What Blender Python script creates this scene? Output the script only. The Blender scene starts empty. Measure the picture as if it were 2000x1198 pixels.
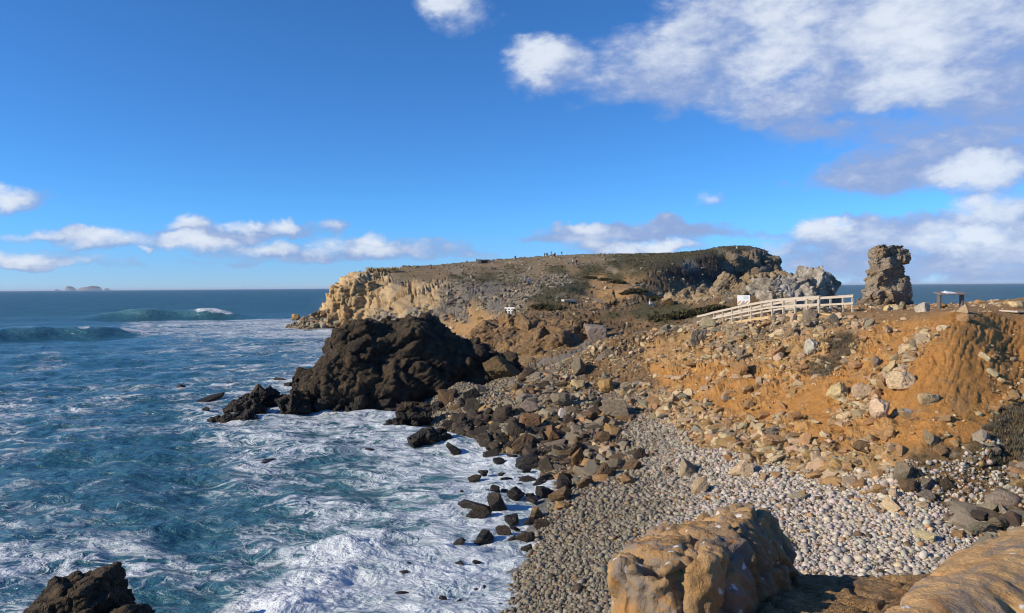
import bpy, bmesh, math, random, time
import numpy as np
from mathutils import Matrix, Vector
T0 = time.time()
rng = np.random.default_rng(7)
random.seed(7)
SC = bpy.context.scene
COL = SC.collection
R = math.radians

# ------------------------------------------------------------------ camera
H, F = 10.0, 1450.0
TH, RO = math.atan(38 / F), 0.0075
r0 = np.array([1.0, 0, 0]); u0 = np.array([0, math.sin(TH), math.cos(TH)]); w0 = np.array([0, math.cos(TH), -math.sin(TH)])
CR = r0 * math.cos(RO) - u0 * math.sin(RO)
CU = u0 * math.cos(RO) + r0 * math.sin(RO)
CAM = np.array([0, 0, H])
def ray(px, py):
    return w0 + CR * ((px - 1000) / F) + CU * ((599 - py) / F)
def at(px, py, d):                      # a point of the place: photo direction plus a real distance
    v = ray(px, py); return CAM + v * (d / v[1])
def project(P):
    q = P - CAM
    d = q @ w0
    return 1000 + F * (q @ CR) / d, 599 - F * (q @ CU) / d, d
cam = bpy.data.cameras.new("camera"); cam.sensor_width = 36; cam.lens = 36 * F / 2000
cam.clip_start = 0.1; cam.clip_end = 100000
co = bpy.data.objects.new("camera", cam); COL.objects.link(co); SC.camera = co
co.matrix_world = Matrix(((CR[0], CU[0], -w0[0], 0), (CR[1], CU[1], -w0[1], 0), (CR[2], CU[2], -w0[2], H), (0, 0, 0, 1)))

# ------------------------------------------------------------------ numpy noise
_p = np.random.default_rng(3).permutation(256).astype(np.int32); PERM = np.concatenate([_p, _p, _p])
_g = np.random.default_rng(5).normal(size=(256, 3)).astype(np.float32); GR = _g / np.linalg.norm(_g, axis=1)[:, None]
def pn(P):
    P = np.asarray(P, np.float32)
    fl = np.floor(P); i = fl.astype(np.int32) & 255; f = P - fl
    u = f * f * f * (f * (f * 6 - 15) + 10)
    out = 0
    x0 = PERM[i[:, 0]], PERM[i[:, 0] + 1]
    for a in (0, 1):
        for b in (0, 1):
            xy = PERM[(x0[a] + i[:, 1] + b) & 255]
            for c in (0, 1):
                g = GR[PERM[(xy + i[:, 2] + c) & 255]]
                d = g[:, 0] * (f[:, 0] - a) + g[:, 1] * (f[:, 1] - b) + g[:, 2] * (f[:, 2] - c)
                out = out + d * (u[:, 0] if a else 1 - u[:, 0]) * (u[:, 1] if b else 1 - u[:, 1]) * (u[:, 2] if c else 1 - u[:, 2])
    return out * 1.5
def fbm(P, octs=4, lac=2.03, gain=.5, ridge=False):
    P = np.asarray(P, np.float32); s, a, n = 0, 1.0, 0
    for k in range(octs):
        v = pn(P + k * 17.3)
        if ridge: v = 1 - 2 * np.abs(v)
        s = s + a * v; n += a; a *= gain; P = P * lac
    return s / n
def worley(P, jit=.9):
    P = np.asarray(P, np.float32); fl = np.floor(P); i = fl.astype(np.int32); f = P - fl
    f1 = np.full(len(P), 9, np.float32); f2 = f1.copy(); idd = np.zeros(len(P), np.float32)
    for a in (-1, 0, 1):
        for b in (-1, 0, 1):
            for c in (-1, 0, 1):
                h = PERM[(PERM[(PERM[(i[:, 0] + a) & 255] + i[:, 1] + b) & 255] + i[:, 2] + c) & 255]
                h2 = PERM[h + 71]; h3 = PERM[h + 193]
                dx = a + .5 + jit * (h / 255 - .5) - f[:, 0]; dy = b + .5 + jit * (h2 / 255 - .5) - f[:, 1]; dz = c + .5 + jit * (h3 / 255 - .5) - f[:, 2]
                d = dx * dx + dy * dy + dz * dz
                m = d < f1
                f2 = np.where(m, f1, np.minimum(f2, d)); idd = np.where(m, h2 / 255., idd); f1 = np.where(m, d, f1)
    return np.sqrt(f1), np.sqrt(f2), idd
def sstep(a, b, x):
    t = np.clip((x - a) / (b - a), 0, 1); return t * t * (3 - 2 * t)

# ------------------------------------------------------------------ mesh helpers
def mesh_np(name, V, faces, smooth=True, **attrs):
    """faces: (n,3) or (n,4) int array"""
    me = bpy.data.meshes.new(name)
    V = np.asarray(V, np.float32); faces = np.asarray(faces, np.int32)
    k = faces.shape[1]; n = len(faces)
    me.vertices.add(len(V)); me.vertices.foreach_set("co", V.ravel())
    me.loops.add(n * k); me.loops.foreach_set("vertex_index", faces.ravel())
    me.polygons.add(n); me.polygons.foreach_set("loop_start", np.arange(0, n * k, k, dtype=np.int32))
    me.polygons.foreach_set("use_smooth", np.full(n, smooth, bool))
    me.update(calc_edges=True)
    for an, av in attrs.items():
        put_attr(me, an, av)
    return me
def put_attr(me, an, av):
    av = np.asarray(av, np.float32)
    if av.ndim == 2:
        c = me.attributes.new(an, 'FLOAT_COLOR', 'POINT')
        if av.shape[1] == 3: av = np.concatenate([av, np.ones((len(av), 1), np.float32)], 1)
        c.data.foreach_set("color", av.ravel())
    else:
        c = me.attributes.new(an, 'FLOAT', 'POINT'); c.data.foreach_set("value", av)
def get_np(me):
    V = np.empty(len(me.vertices) * 3, np.float32); me.vertices.foreach_get("co", V)
    me.calc_loop_triangles(); T = np.empty(len(me.loop_triangles) * 3, np.int32); me.loop_triangles.foreach_get("vertices", T)
    return V.reshape(-1, 3), T.reshape(-1, 3)
def link(name, me, m=None, parent=None, loc=None, rot=None, scale=None, color=None):
    o = bpy.data.objects.new(name, me); COL.objects.link(o)
    if m is not None and not me.materials: me.materials.append(m)
    if parent is not None: o.parent = parent
    if loc is not None: o.location = loc
    if rot is not None: o.rotation_euler = rot
    if scale is not None: o.scale = scale
    if color is not None: o.color = (*color, 1)
    return o
def tag(o, label=None, cat=None, group=None, kind=None):
    if label: o["label"] = label
    if cat: o["category"] = cat
    if group: o["group"] = group
    if kind: o["kind"] = kind
    return o
def empty(name, loc, rz=0, **k):
    o = bpy.data.objects.new(name, None); COL.objects.link(o); o.location = loc; o.rotation_euler = (0, 0, rz); o.empty_display_size = .1
    return tag(o, **k)
class BM:                                   # boxes, bars and prisms collected into ONE mesh
    def __init__(s): s.v = []; s.f = []
    def hull8(s, p):
        n = len(s.v); s.v += [tuple(q) for q in p]
        s.f += [tuple(n + i for i in q) for q in ((0, 3, 2, 1), (4, 5, 6, 7), (0, 1, 5, 4), (1, 2, 6, 5), (2, 3, 7, 6), (3, 0, 4, 7))]
    def box(s, c, d):
        x, y, z = c; a, b, e = d[0] / 2, d[1] / 2, d[2] / 2
        s.hull8([(x - a, y - b, z - e), (x + a, y - b, z - e), (x + a, y + b, z - e), (x - a, y + b, z - e),
                 (x - a, y - b, z + e), (x + a, y - b, z + e), (x + a, y + b, z + e), (x - a, y + b, z + e)])
    def bar(s, a, b, w, h, up=(0, 0, 1)):
        a, b = Vector(a), Vector(b); d = (b - a).normalized(); u = Vector(up)
        sd = d.cross(u)
        if sd.length < 1e-4: sd = d.cross(Vector((0, 1, 0)))
        sd.normalize(); u = sd.cross(d).normalized()
        q = []
        for e in (a, b):
            for sx, sy in ((-1, -1), (1, -1), (1, 1), (-1, 1)): q.append(e + sd * (sx * w / 2) + u * (sy * h / 2))
        s.hull8(q)
    def build(s, name, m, parent=None, bevel=0.0, **k):
        bm = bmesh.new(); vs = [bm.verts.new(p) for p in s.v]
        for f in s.f: bm.faces.new([vs[i] for i in f])
        bmesh.ops.recalc_face_normals(bm, faces=bm.faces)
        if bevel: bmesh.ops.bevel(bm, geom=list(bm.edges), offset=bevel, segments=1, affect='EDGES')
        me = bpy.data.meshes.new(name); bm.to_mesh(me); bm.free()
        return link(name, me, m, parent, **k)
_ico = {}
def ico(level):
    if level not in _ico:
        bm = bmesh.new(); bmesh.ops.create_icosphere(bm, subdivisions=level, radius=1)
        bm.verts.ensure_lookup_table()
        V = np.array([v.co[:] for v in bm.verts], np.float32); Fc = np.array([[v.index for v in f.verts] for f in bm.faces], np.int32); bm.free()
        _ico[level] = (V / np.linalg.norm(V, axis=1)[:, None], Fc)
    return _ico[level]
def rock(seed, level=3, n=13, p=26, lo=.62, noise=.05, boxy=0.0, jitter=.12, crack=0.0):
    g = np.random.default_rng(seed); D, Fc = ico(level)
    N = g.normal(size=(n, 3)); N /= np.linalg.norm(N, axis=1)[:, None]
    d = g.uniform(lo, 1.0, n)
    if boxy:                                              # a jointed block: six near-square faces and a few cut corners
        m = max(3, n // 2)
        N = np.concatenate([N[:m], np.eye(3), -np.eye(3)]) + g.normal(size=(m + 6, 3)) * jitter
        N /= np.linalg.norm(N, axis=1)[:, None]
        d = np.concatenate([g.uniform(.72, 1.0, m), g.uniform(.52, .8, 6)])
    q = np.clip(D @ N.T, 0, None) / d
    r = (q ** p).sum(1) ** (-1 / p)
    r = np.clip(r, .3, 1.5)
    V = D * r[:, None]
    if noise:
        o = g.uniform(0, 50, 3)
        V = V * (1 + noise * fbm(V * 1.7 + o, 4)[:, None] + noise * .9 * (fbm(V * 3.1 + o, 3, ridge=True)[:, None] - .3))
    if crack:                                             # splits and spalled faces
        o = g.uniform(0, 50, 3); q = V * 1.7 + o; q = q + .3 * np.stack([pn(q), pn(q + 9), pn(q + 19)], 1)
        a, b_, i_ = worley(q * np.array([1, 1, 1.4])); a2, b2, i2 = worley(q * 2.6)
        V = V * (1 + crack * ((i_ - .5) * 1.2 - 1.1 * (1 - sstep(0, .14, b_ - a))) + crack * .4 * ((i2 - .5) - (1 - sstep(0, .16, b2 - a2))) + crack * .35 * fbm(V * 7 + o, 3))[:, None]
    return V.astype(np.float32), Fc
def rotmat(g):
    q = g.normal(size=4); q /= np.linalg.norm(q); w, x, y, z = q
    return np.array([[1 - 2 * (y * y + z * z), 2 * (x * y - z * w), 2 * (x * z + y * w)], [2 * (x * y + z * w), 1 - 2 * (x * x + z * z), 2 * (y * z - x * w)], [2 * (x * z - y * w), 2 * (y * z + x * w), 1 - 2 * (x * x + y * y)]])
def remesh(V, Fc, voxel, smooth=True):
    me = mesh_np("tmp", V, Fc); o = bpy.data.objects.new("tmp", me); COL.objects.link(o)
    m = o.modifiers.new("r", 'REMESH'); m.mode = 'VOXEL'; m.voxel_size = voxel
    dg = bpy.context.evaluated_depsgraph_get(); ev = o.evaluated_get(dg); out = bpy.data.meshes.new_from_object(ev)
    bpy.data.objects.remove(o); bpy.data.meshes.remove(me)
    A = get_np(out); bpy.data.meshes.remove(out)
    return A
def normals(V, Fc):
    a, b, c = V[Fc[:, 0]], V[Fc[:, 1]], V[Fc[:, 2]]
    n = np.cross(b - a, c - a); N = np.zeros_like(V)
    for k in range(3):
        for ax in range(3): N[:, ax] += np.bincount(Fc[:, k], n[:, ax], len(V))
    return N / (np.linalg.norm(N, axis=1)[:, None] + 1e-9)
def merge(parts):
    vs, fs, n = [], [], 0
    for V, Fc in parts: vs.append(V); fs.append(Fc + n); n += len(V)
    return np.concatenate(vs), np.concatenate(fs)

# ------------------------------------------------------------------ node helpers
class NT:
    def __init__(s, nt): s.t = nt; s.n = nt.nodes; s.l = nt.links
    def node(s, typ, ins=None, **k):
        n = s.n.new(typ)
        for a, v in k.items(): setattr(n, a, v)
        for i, v in (ins or {}).items():
            if hasattr(v, 'is_linked') or isinstance(v, bpy.types.NodeSocket): s.l.new(v, n.inputs[i])
            else: n.inputs[i].default_value = v
        return n
    def m(s, op, a, b=None, c=None, clamp=False):
        n = s.n.new('ShaderNodeMath'); n.operation = op; n.use_clamp = clamp
        for i, v in enumerate((a, b, c)):
            if v is None: continue
            if isinstance(v, bpy.types.NodeSocket): s.l.new(v, n.inputs[i])
            else: n.inputs[i].default_value = v
        return n.outputs[0]
    def vm(s, op, a, b=None, c=None, out=0):
        n = s.n.new('ShaderNodeVectorMath'); n.operation = op
        for i, v in enumerate((a, b, c)):
            if v is None: continue
            if isinstance(v, bpy.types.NodeSocket): s.l.new(v, n.inputs[i])
            else: n.inputs[i].default_value = v
        return n.outputs['Value' if op in ('DOT_PRODUCT', 'LENGTH') else 0]
    def step(s, x, a, b):
        n = s.n.new('ShaderNodeMapRange'); n.interpolation_type = 'SMOOTHSTEP'
        s.l.new(x, n.inputs[0]); n.inputs[1].default_value = a; n.inputs[2].default_value = b
        return n.outputs[0]
    def mix(s, f, a, b, blend='MIX'):
        n = s.n.new('ShaderNodeMix'); n.data_type = 'RGBA'; n.blend_type = blend
        for i, v in ((0, f), (6, a), (7, b)):
            if isinstance(v, bpy.types.NodeSocket): s.l.new(v, n.inputs[i])
            else: n.inputs[i].default_value = v if i == 0 else (*v[:3], 1)
        return n.outputs[2]
    def noise(s, vec, scale, detail=4, rough=.55, dist=0.0, out=0):
        n = s.n.new('ShaderNodeTexNoise'); n.inputs['Scale'].default_value = scale; n.inputs['Detail'].default_value = detail
        n.inputs['Roughness'].default_value = rough; n.inputs['Distortion'].default_value = dist
        if vec is not None: s.l.new(vec, n.inputs['Vector'])
        return n.outputs[out]
    def vor(s, vec, scale, feature='F1', out='Distance'):
        n = s.n.new('ShaderNodeTexVoronoi'); n.feature = feature; n.inputs['Scale'].default_value = scale
        if vec is not None: s.l.new(vec, n.inputs['Vector'])
        return n.outputs[out]
    def attr(s, name, out='Fac'):
        n = s.n.new('ShaderNodeAttribute'); n.attribute_name = name; return n.outputs[out]
    def bump(s, h, dist, strength=1.0, normal=None):
        n = s.n.new('ShaderNodeBump'); n.inputs['Distance'].default_value = dist; n.inputs['Strength'].default_value = strength
        s.l.new(h, n.inputs['Height'])
        if normal is not None: s.l.new(normal, n.inputs['Normal'])
        return n.outputs[0]
def material(name):
    m = bpy.data.materials.new(name); m.use_nodes = True
    t = NT(m.node_tree); return m, t, m.node_tree.nodes['Principled BSDF']
def plain(name, c, rough=.6, var=.25, scale=8.0, metal=0.0, objcol=False):
    m, t, b = material(name); tc = t.node('ShaderNodeTexCoord').outputs['Object']
    n = t.noise(tc, scale, 5, .6)
    base = (*c, 1) if not objcol else t.node('ShaderNodeObjectInfo').outputs['Color']
    f = t.m('MULTIPLY_ADD', n, 2 * var, 1 - var)
    cc = t.vm('SCALE', base if objcol else c[:3]); 
    sn = cc.node; t.l.new(f, sn.inputs['Scale'])
    t.l.new(cc, b.inputs['Base Color']); b.inputs['Roughness'].default_value = rough; b.inputs['Metallic'].default_value = metal
    t.l.new(t.bump(n, .004), b.inputs['Normal'])
    return m
def rock_material(name, source, bump=.06, scale=1.0, var=.45, rough=.92, tint=(.30, .19, .09), tintamt=.35, lichen=0.0, coord='world', wet=None, crackw=.35):
    """source: 'obj' (object colour) or 'attr' (vertex colour Col)"""
    m, t, b = material(name)
    P = t.node('ShaderNodeNewGeometry').outputs['Position'] if coord == 'world' else t.node('ShaderNodeTexCoord').outputs['Object']
    base = t.node('ShaderNodeObjectInfo').outputs['Color'] if source == 'obj' else t.attr('Col', 'Color')
    n1 = t.noise(P, .9 * scale, 6, .62, .4); n2 = t.noise(P, 5.5 * scale, 6, .65, .3); n3 = t.noise(P, 21 * scale, 4, .6)
    f = t.m('MULTIPLY_ADD', t.m('ADD', t.m('MULTIPLY', n1, .5), t.m('MULTIPLY', n2, .5)), 2 * var * 1.3, 1 - var * 1.3)
    f = t.m('MULTIPLY', f, t.m('MULTIPLY_ADD', n3, .5, .75))
    n4 = t.noise(P, 1.9 * scale, 4, .6)
    c = t.mix(t.m('MULTIPLY', t.step(n4, .48, .66), tintamt), base, tint)
    c = t.vm('SCALE', c); t.l.new(f, c.node.inputs['Scale'])
    if lichen:
        gy = t.step(t.noise(P, 3.2, 6, .7, .6), .5, .62)
        c = t.mix(t.m('MULTIPLY', gy, .7), c, (.20, .175, .15))
        og = t.step(t.noise(P, 6.5, 5, .7, .4), .55, .68)
        c = t.mix(t.m('MULTIPLY', og, .65), c, (.40, .17, .035))
        sw = t.vm('SCALE', t.noise(P, 14, 3, .6, 0, 1)); sw.node.inputs['Scale'].default_value = .06
        sp = t.step(t.vor(t.vm('ADD', P, sw), 11.0), .25, .15)
        pres = t.step(t.noise(P, 3.1, 3, .5), .46, .56)
        c = t.mix(t.m('MULTIPLY', t.m('MULTIPLY', sp, pres), lichen), c, (.62, .60, .56))
    if wet is not None:                                     # tide-wet rock is darker and shinier up to a wavy line
        z = t.node('ShaderNodeSeparateXYZ', {0: P if coord == 'world' else t.node('ShaderNodeNewGeometry').outputs['Position']}).outputs[2]
        k = t.step(t.m('ADD', z, t.m('MULTIPLY_ADD', n1, 1.2, -.6)), wet + .5, wet - .3)
        c = t.mix(t.m('MULTIPLY', k, .75), c, (.012, .011, .010))
        t.l.new(t.m('MULTIPLY_ADD', k, -.45, rough), b.inputs['Roughness'])
    else: b.inputs['Roughness'].default_value = rough
    b.inputs['Specular IOR Level'].default_value = .3
    t.l.new(c, b.inputs['Base Color'])
    cr = t.vor(t.vm('ADD', P, t.vm('SCALE', t.noise(P, 2.0 * scale, 3, .6, 0, 1), None)), 2.3 * scale, 'DISTANCE_TO_EDGE')
    h = t.m('ADD', t.m('MULTIPLY', t.step(cr, 0, .09), crackw), t.m('ADD', t.m('MULTIPLY', n2, 1.0), t.m('MULTIPLY', n3, .35)))
    t.l.new(t.bump(h, bump), b.inputs['Normal'])
    return m

# ------------------------------------------------------------------ TERRAIN: heights surveyed along sight lines, then interpolated
CP = []
def col(px, *ents):
    for e in ents:
        if e[0] == 'z': CP.append(((px - 1000) / F, e[1], e[2]))            # ('z', distance, height)
        else: p = at(px, e[0], e[1]); CP.append((p[0] / p[1], p[1], p[2]))   # (photo row, distance)
Z = 'z'
for px in (380, 470, 540): col(px, (Z, 20, -3), (Z, 60, -3), (Z, 120, -3), (Z, 190, -3), (Z, 260, -4), (Z, 420, -5))
col(575, (Z, 150, -3), (Z, 180, -1.5), (629, 192), (Z, 204, -1.5), (Z, 230, -4))
col(605, (Z, 176, -1.5), (631, 188), (619, 193), (Z, 205, -1), (Z, 230, -4))
col(630, (Z, 176, -1), (640, 184), (618, 191), (Z, 197, 1.5), (Z, 205, -2), (Z, 240, -4))
col(652, (Z, 100, -3), (Z, 150, -3), (Z, 178, -1), (642, 184), (622, 189), (600, 191.5), (553, 194), (Z, 204, 11), (Z, 214, 5), (Z, 222, -3), (Z, 300, -4))
col(675, (642, 182), (620, 187), (596, 189), (546, 192), (Z, 215, 12), (Z, 235, 4), (Z, 250, -3))
col(700, (Z, 120, -3), (Z, 174, -1), (642, 180), (600, 185), (541, 191), (535, 202), (Z, 245, 13.6), (Z, 285, 11), (Z, 310, -3))
col(760, (Z, 140, -2.5), (Z, 166, -.8), (642, 171), (600, 178), (565, 183), (538, 197), (527, 225), (Z, 300, 15), (Z, 370, -3))
col(850, (Z, 110, -1.5), (Z, 140, -1), (652, 158), (610, 165), (570, 178), (540, 200), (520, 240), (Z, 330, 17), (Z, 420, -3))
col(950, (Z, 120, .5), (656, 148), (625, 155), (580, 170), (545, 195), (525, 240), (514, 275), (Z, 350, 19), (Z, 430, 0))
col(1000, (Z, 79, 1.2), (706, 85), (660, 93), (618, 106), (Z, 118, 4.9), (Z, 128, 4.7), (590, 150), (560, 175), (530, 215), (507, 300), (Z, 420, 20))
col(1050, (Z, 70, 1.2), (728, 77), (690, 83), (640, 93), (614, 108), (Z, 120, 4.6), (595, 135), (560, 172), (530, 210), (502, 330), (Z, 430, 22))
col(1110, (705, 64.5), (Z, 72, 2.4), (680, 85), (650, 95), (612, 115), (590, 135), (560, 168), (518, 205), (503, 300), (Z, 420, 20))
col(1170, (668, 64), (Z, 74, 4.0), (665, 87), (640, 97), (605, 125), (590, 168), (545, 195), (515, 232), (500, 300), (Z, 420, 20))
col(1250, (655, 62), (Z, 72, 3.6), (640, 95), (603, 135), (Z, 150, 4.8), (557, 168), (530, 195), (510, 240), (497, 290), (Z, 410, 19))
col(1300, (Z, 72, 3.8), (Z, 122, 4.6), (Z, 160, 4.0), (Z, 185, 8), (532, 197), (515, 222), (497, 288), (Z, 400, 18))
col(1340, (640, 62), (Z, 72, 4), (597, 106), (576, 110), (Z, 122, 5), (Z, 170, 3), (Z, 200, 6), (513, 219), (500, 265), (Z, 385, 18))
col(1400, (625, 60), (Z, 70, 4.6), (576, 97), (Z, 112, 4), (Z, 200, 2), (Z, 225, 6), (505, 240), (491, 282), (Z, 345, 17), (Z, 400, -3))
col(1450, (Z, 57, 7.3), (Z, 66, 5), (565, 96), (Z, 110, 4), (Z, 125, 0), (Z, 222, -1), (Z, 240, 7), (500, 254), (490, 272), (Z, 330, 15), (Z, 360, -3))
col(1500, (Z, 54, 7.7), (Z, 66, 4.6), (Z, 84, 4), (553, 98), (Z, 112, 4), (Z, 122, -1), (Z, 240, -2), (506, 258), (500, 268), (Z, 290, 15), (Z, 310, -3))
col(1516, (Z, 250, -2), (512, 262), (Z, 275, 14), (Z, 290, -3))
col(1540, (Z, 50, 7.9), (Z, 62, 5.5), (Z, 85, 5), (546, 100), (Z, 112, 4), (Z, 120, -2), (Z, 245, -3), (Z, 262, -3), (Z, 290, -4))
col(1600, (Z, 47, 8.15), (Z, 52, 8.2), (Z, 60, 5), (Z, 75, 2), (Z, 92, 4), (548, 100), (Z, 108, 3), (Z, 114, -2), (Z, 200, -4), (Z, 300, -4))
col(1618, (Z, 92, 2.5), (560, 100), (Z, 106, -1))
col(1640, (Z, 47, 8.2), (604, 54), (Z, 62, 4), (Z, 90, -2), (Z, 100, -2.5), (Z, 130, -3))
col(1700, (603, 56), (Z, 64, 5), (Z, 72, 0), (Z, 100, -3), (Z, 300, -4))
col(1800, (606, 45), (597, 58), (Z, 66, 6), (Z, 76, 0), (Z, 100, -3), (Z, 300, -4))
col(1900, (600, 46), (590, 62), (Z, 70, 6), (Z, 80, 0), (Z, 105, -3))
col(2000, (596, 46), (581, 61), (Z, 72, 6), (Z, 84, 0), (Z, 110, -3), (Z, 300, -4))
col(2120, (Z, 25, 3.5), (Z, 30, 5), (Z, 36, 7), (Z, 46, 8.6), (Z, 62, 8.9), (Z, 72, 5), (Z, 86, 0), (Z, 120, -4))
# slope and beach between the bridge and the camera
col(1170, (700, 62), (745, 58), (780, 54))
col(1200, (658, 63), (700, 60), (745, 57), (790, 53), (880, 42), (Z, 35, .8), (1004, 30), (1100, 24.5), (1198, 20.5))
col(1300, (645, 61.5), (700, 56), (760, 50), (800, 46.5), (880, 38.5), (960, 32.5), (1080, 24.7), (1198, 20))
col(1400, (645, 56), (700, 50), (780, 43.5), (830, 40), (900, 34.5), (1000, 27.8), (1100, 22.8))
col(1500, (627, 53), (680, 47), (740, 42.5), (800, 39), (870, 35), (900, 33), (1000, 27.2), (1150, 21))
col(1600, (617, 46.5), (680, 42), (750, 38), (830, 34.5), (890, 32), (920, 30.8), (1000, 27), (1100, 23))
col(1700, (614, 44), (680, 39), (750, 35.5), (830, 32.5), (900, 30), (930, 29), (1000, 26.3), (1100, 22.5))
col(1800, (613, 40), (650, 37), (700, 34.5), (770, 31.5), (840, 29.5), (910, 28), (960, 26.8), (1050, 24))
for px, za in ((1660, 8.25), (1700, 8.3), (1750, 8.33), (1800, 8.36), (1850, 8.4), (1900, 8.45), (1950, 8.5), (2000, 8.6)): col(px, (Z, 48.5, za + .06), (Z, 52, za + .03), (Z, 56, za), (Z, 59, za - .03))
col(1860, (613, 38), (640, 35.8), (680, 34), (760, 31), (830, 29.5))
col(1905, (612, 38.5), (650, 36), (690, 34.2), (760, 31.6), (800, 30.3))
col(1940, (614, 40), (648, 36.6), (690, 34.6), (740, 32.6), (790, 30.9))
col(1962, (614, 41.5), (650, 38.3), (700, 35.5), (740, 32.9), (785, 31.0))
col(1990, (612, 42), (650, 38.9), (700, 36.0), (750, 33.0), (785, 31.2))
col(2030, (612, 41.5), (650, 37.4), (710, 34.4), (780, 31.8))
col(1900, (850, 29), (890, 28.2), (950, 27), (1000, 25.6), (1080, 23))
col(2000, (850, 29), (880, 28.4), (950, 26.6), (1050, 23.6))
# waterline, cove and sea floor
for px, d, z in ((950, 22.8, 0), (1050, 31.6, 0), (1042, 42, 0), (905, 49, 0), (850, 59, 0), (850, 75, -.6), (900, 65, .6), (950, 63, 1.2), (1000, 62, 1.7), (950, 76, 1),
                 (800, 30, -1.2), (850, 40, -1.2), (700, 60, -1.6), (600, 80, -2), (600, 60, -2), (750, 80, -1), (850, 85, -1), (850, 105, -1.4), (700, 120, -3), (800, 140, -1.4),
                 (950, 36, -.8), (950, 45, -.8), (900, 30, -.8), (850, 25, -.8), (750, 22, -1), (600, 25, -1.8), (600, 40, -2), (750, 45, -1.4), (980, 90, .6), (940, 95, .2)): CP.append(((px - 1000) / F, d, z))
col(980, (738, 66)); col(900, (745, 62)); col(920, (770, 58)); col(1000, (760, 58), (800, 52), (850, 46)); col(1100, (780, 54), (850, 46), (920, 39), (1000, 32), (1100, 25.3)); col(1050, (1198, 22))
# below and behind the camera's ledge
for px in (1250, 1500, 1800, 2100): col(px, (Z, 3, 7.4), (Z, 6, 6.4), (Z, 10, 4.9), (Z, 15, 2.4), (Z, 18, 1.6))
for px in (1050,): col(px, (Z, 3, 6.5), (Z, 6, 5), (Z, 10, 3), (Z, 15, 1.2), (Z, 18, .5))
for px in (900, 700, 400): col(px, (Z, 3, 3), (Z, 6, 1), (Z, 10, -.8), (Z, 15, -1.5))
CP = np.array(CP); _, ui = np.unique(np.round(CP[:, :2], 4), axis=0, return_index=True); CP = CP[ui]
KD = 1.0
cq = np.stack([CP[:, 0], np.log(CP[:, 1]) * KD], 1)
D2 = np.linalg.norm(cq[:, None] - cq[None], axis=2)
n = len(cq); A = np.zeros((n + 1, n + 1)); A[:n, :n] = D2 + np.eye(n) * 1e-4; A[:n, n] = 1; A[n, :n] = 1
W = np.linalg.solve(A, np.append(CP[:, 2], 0))
def zbase(tq, Y):
    q = np.stack([tq, np.log(Y) * KD], 1); out = np.empty(len(q))
    for k in range(0, len(q), 20000):
        out[k:k + 20000] = np.linalg.norm(q[k:k + 20000, None] - cq[None], axis=2) @ W[:n] + W[n]
    return out
# coarse table of the base heights, read with bilinear lookups afterwards
GT = np.linspace(-.46, .80, 480); GL = np.linspace(math.log(3), math.log(430), 620)
gt, gl = np.meshgrid(GT, GL, indexing='ij')
GZ = zbase(gt.ravel(), np.exp(gl.ravel())).reshape(gt.shape)
for _ in range(1):
    GZ[1:-1, 1:-1] = .5 * GZ[1:-1, 1:-1] + .125 * (GZ[:-2, 1:-1] + GZ[2:, 1:-1] + GZ[1:-1, :-2] + GZ[1:-1, 2:])
def bil(G, a, b):
    a = np.clip(a, 0, G.shape[0] - 1.001); b = np.clip(b, 0, G.shape[1] - 1.001)
    i = a.astype(int); j = b.astype(int); fa = a - i; fb = b - j
    return G[i, j] * (1 - fa) * (1 - fb) + G[i + 1, j] * fa * (1 - fb) + G[i, j + 1] * (1 - fa) * fb + G[i + 1, j + 1] * fa * fb
def zlook(tq, Y):
    return bil(GZ, (tq - GT[0]) / (GT[1] - GT[0]), (np.log(Y) - GL[0]) / (GL[1] - GL[0]))

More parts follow.
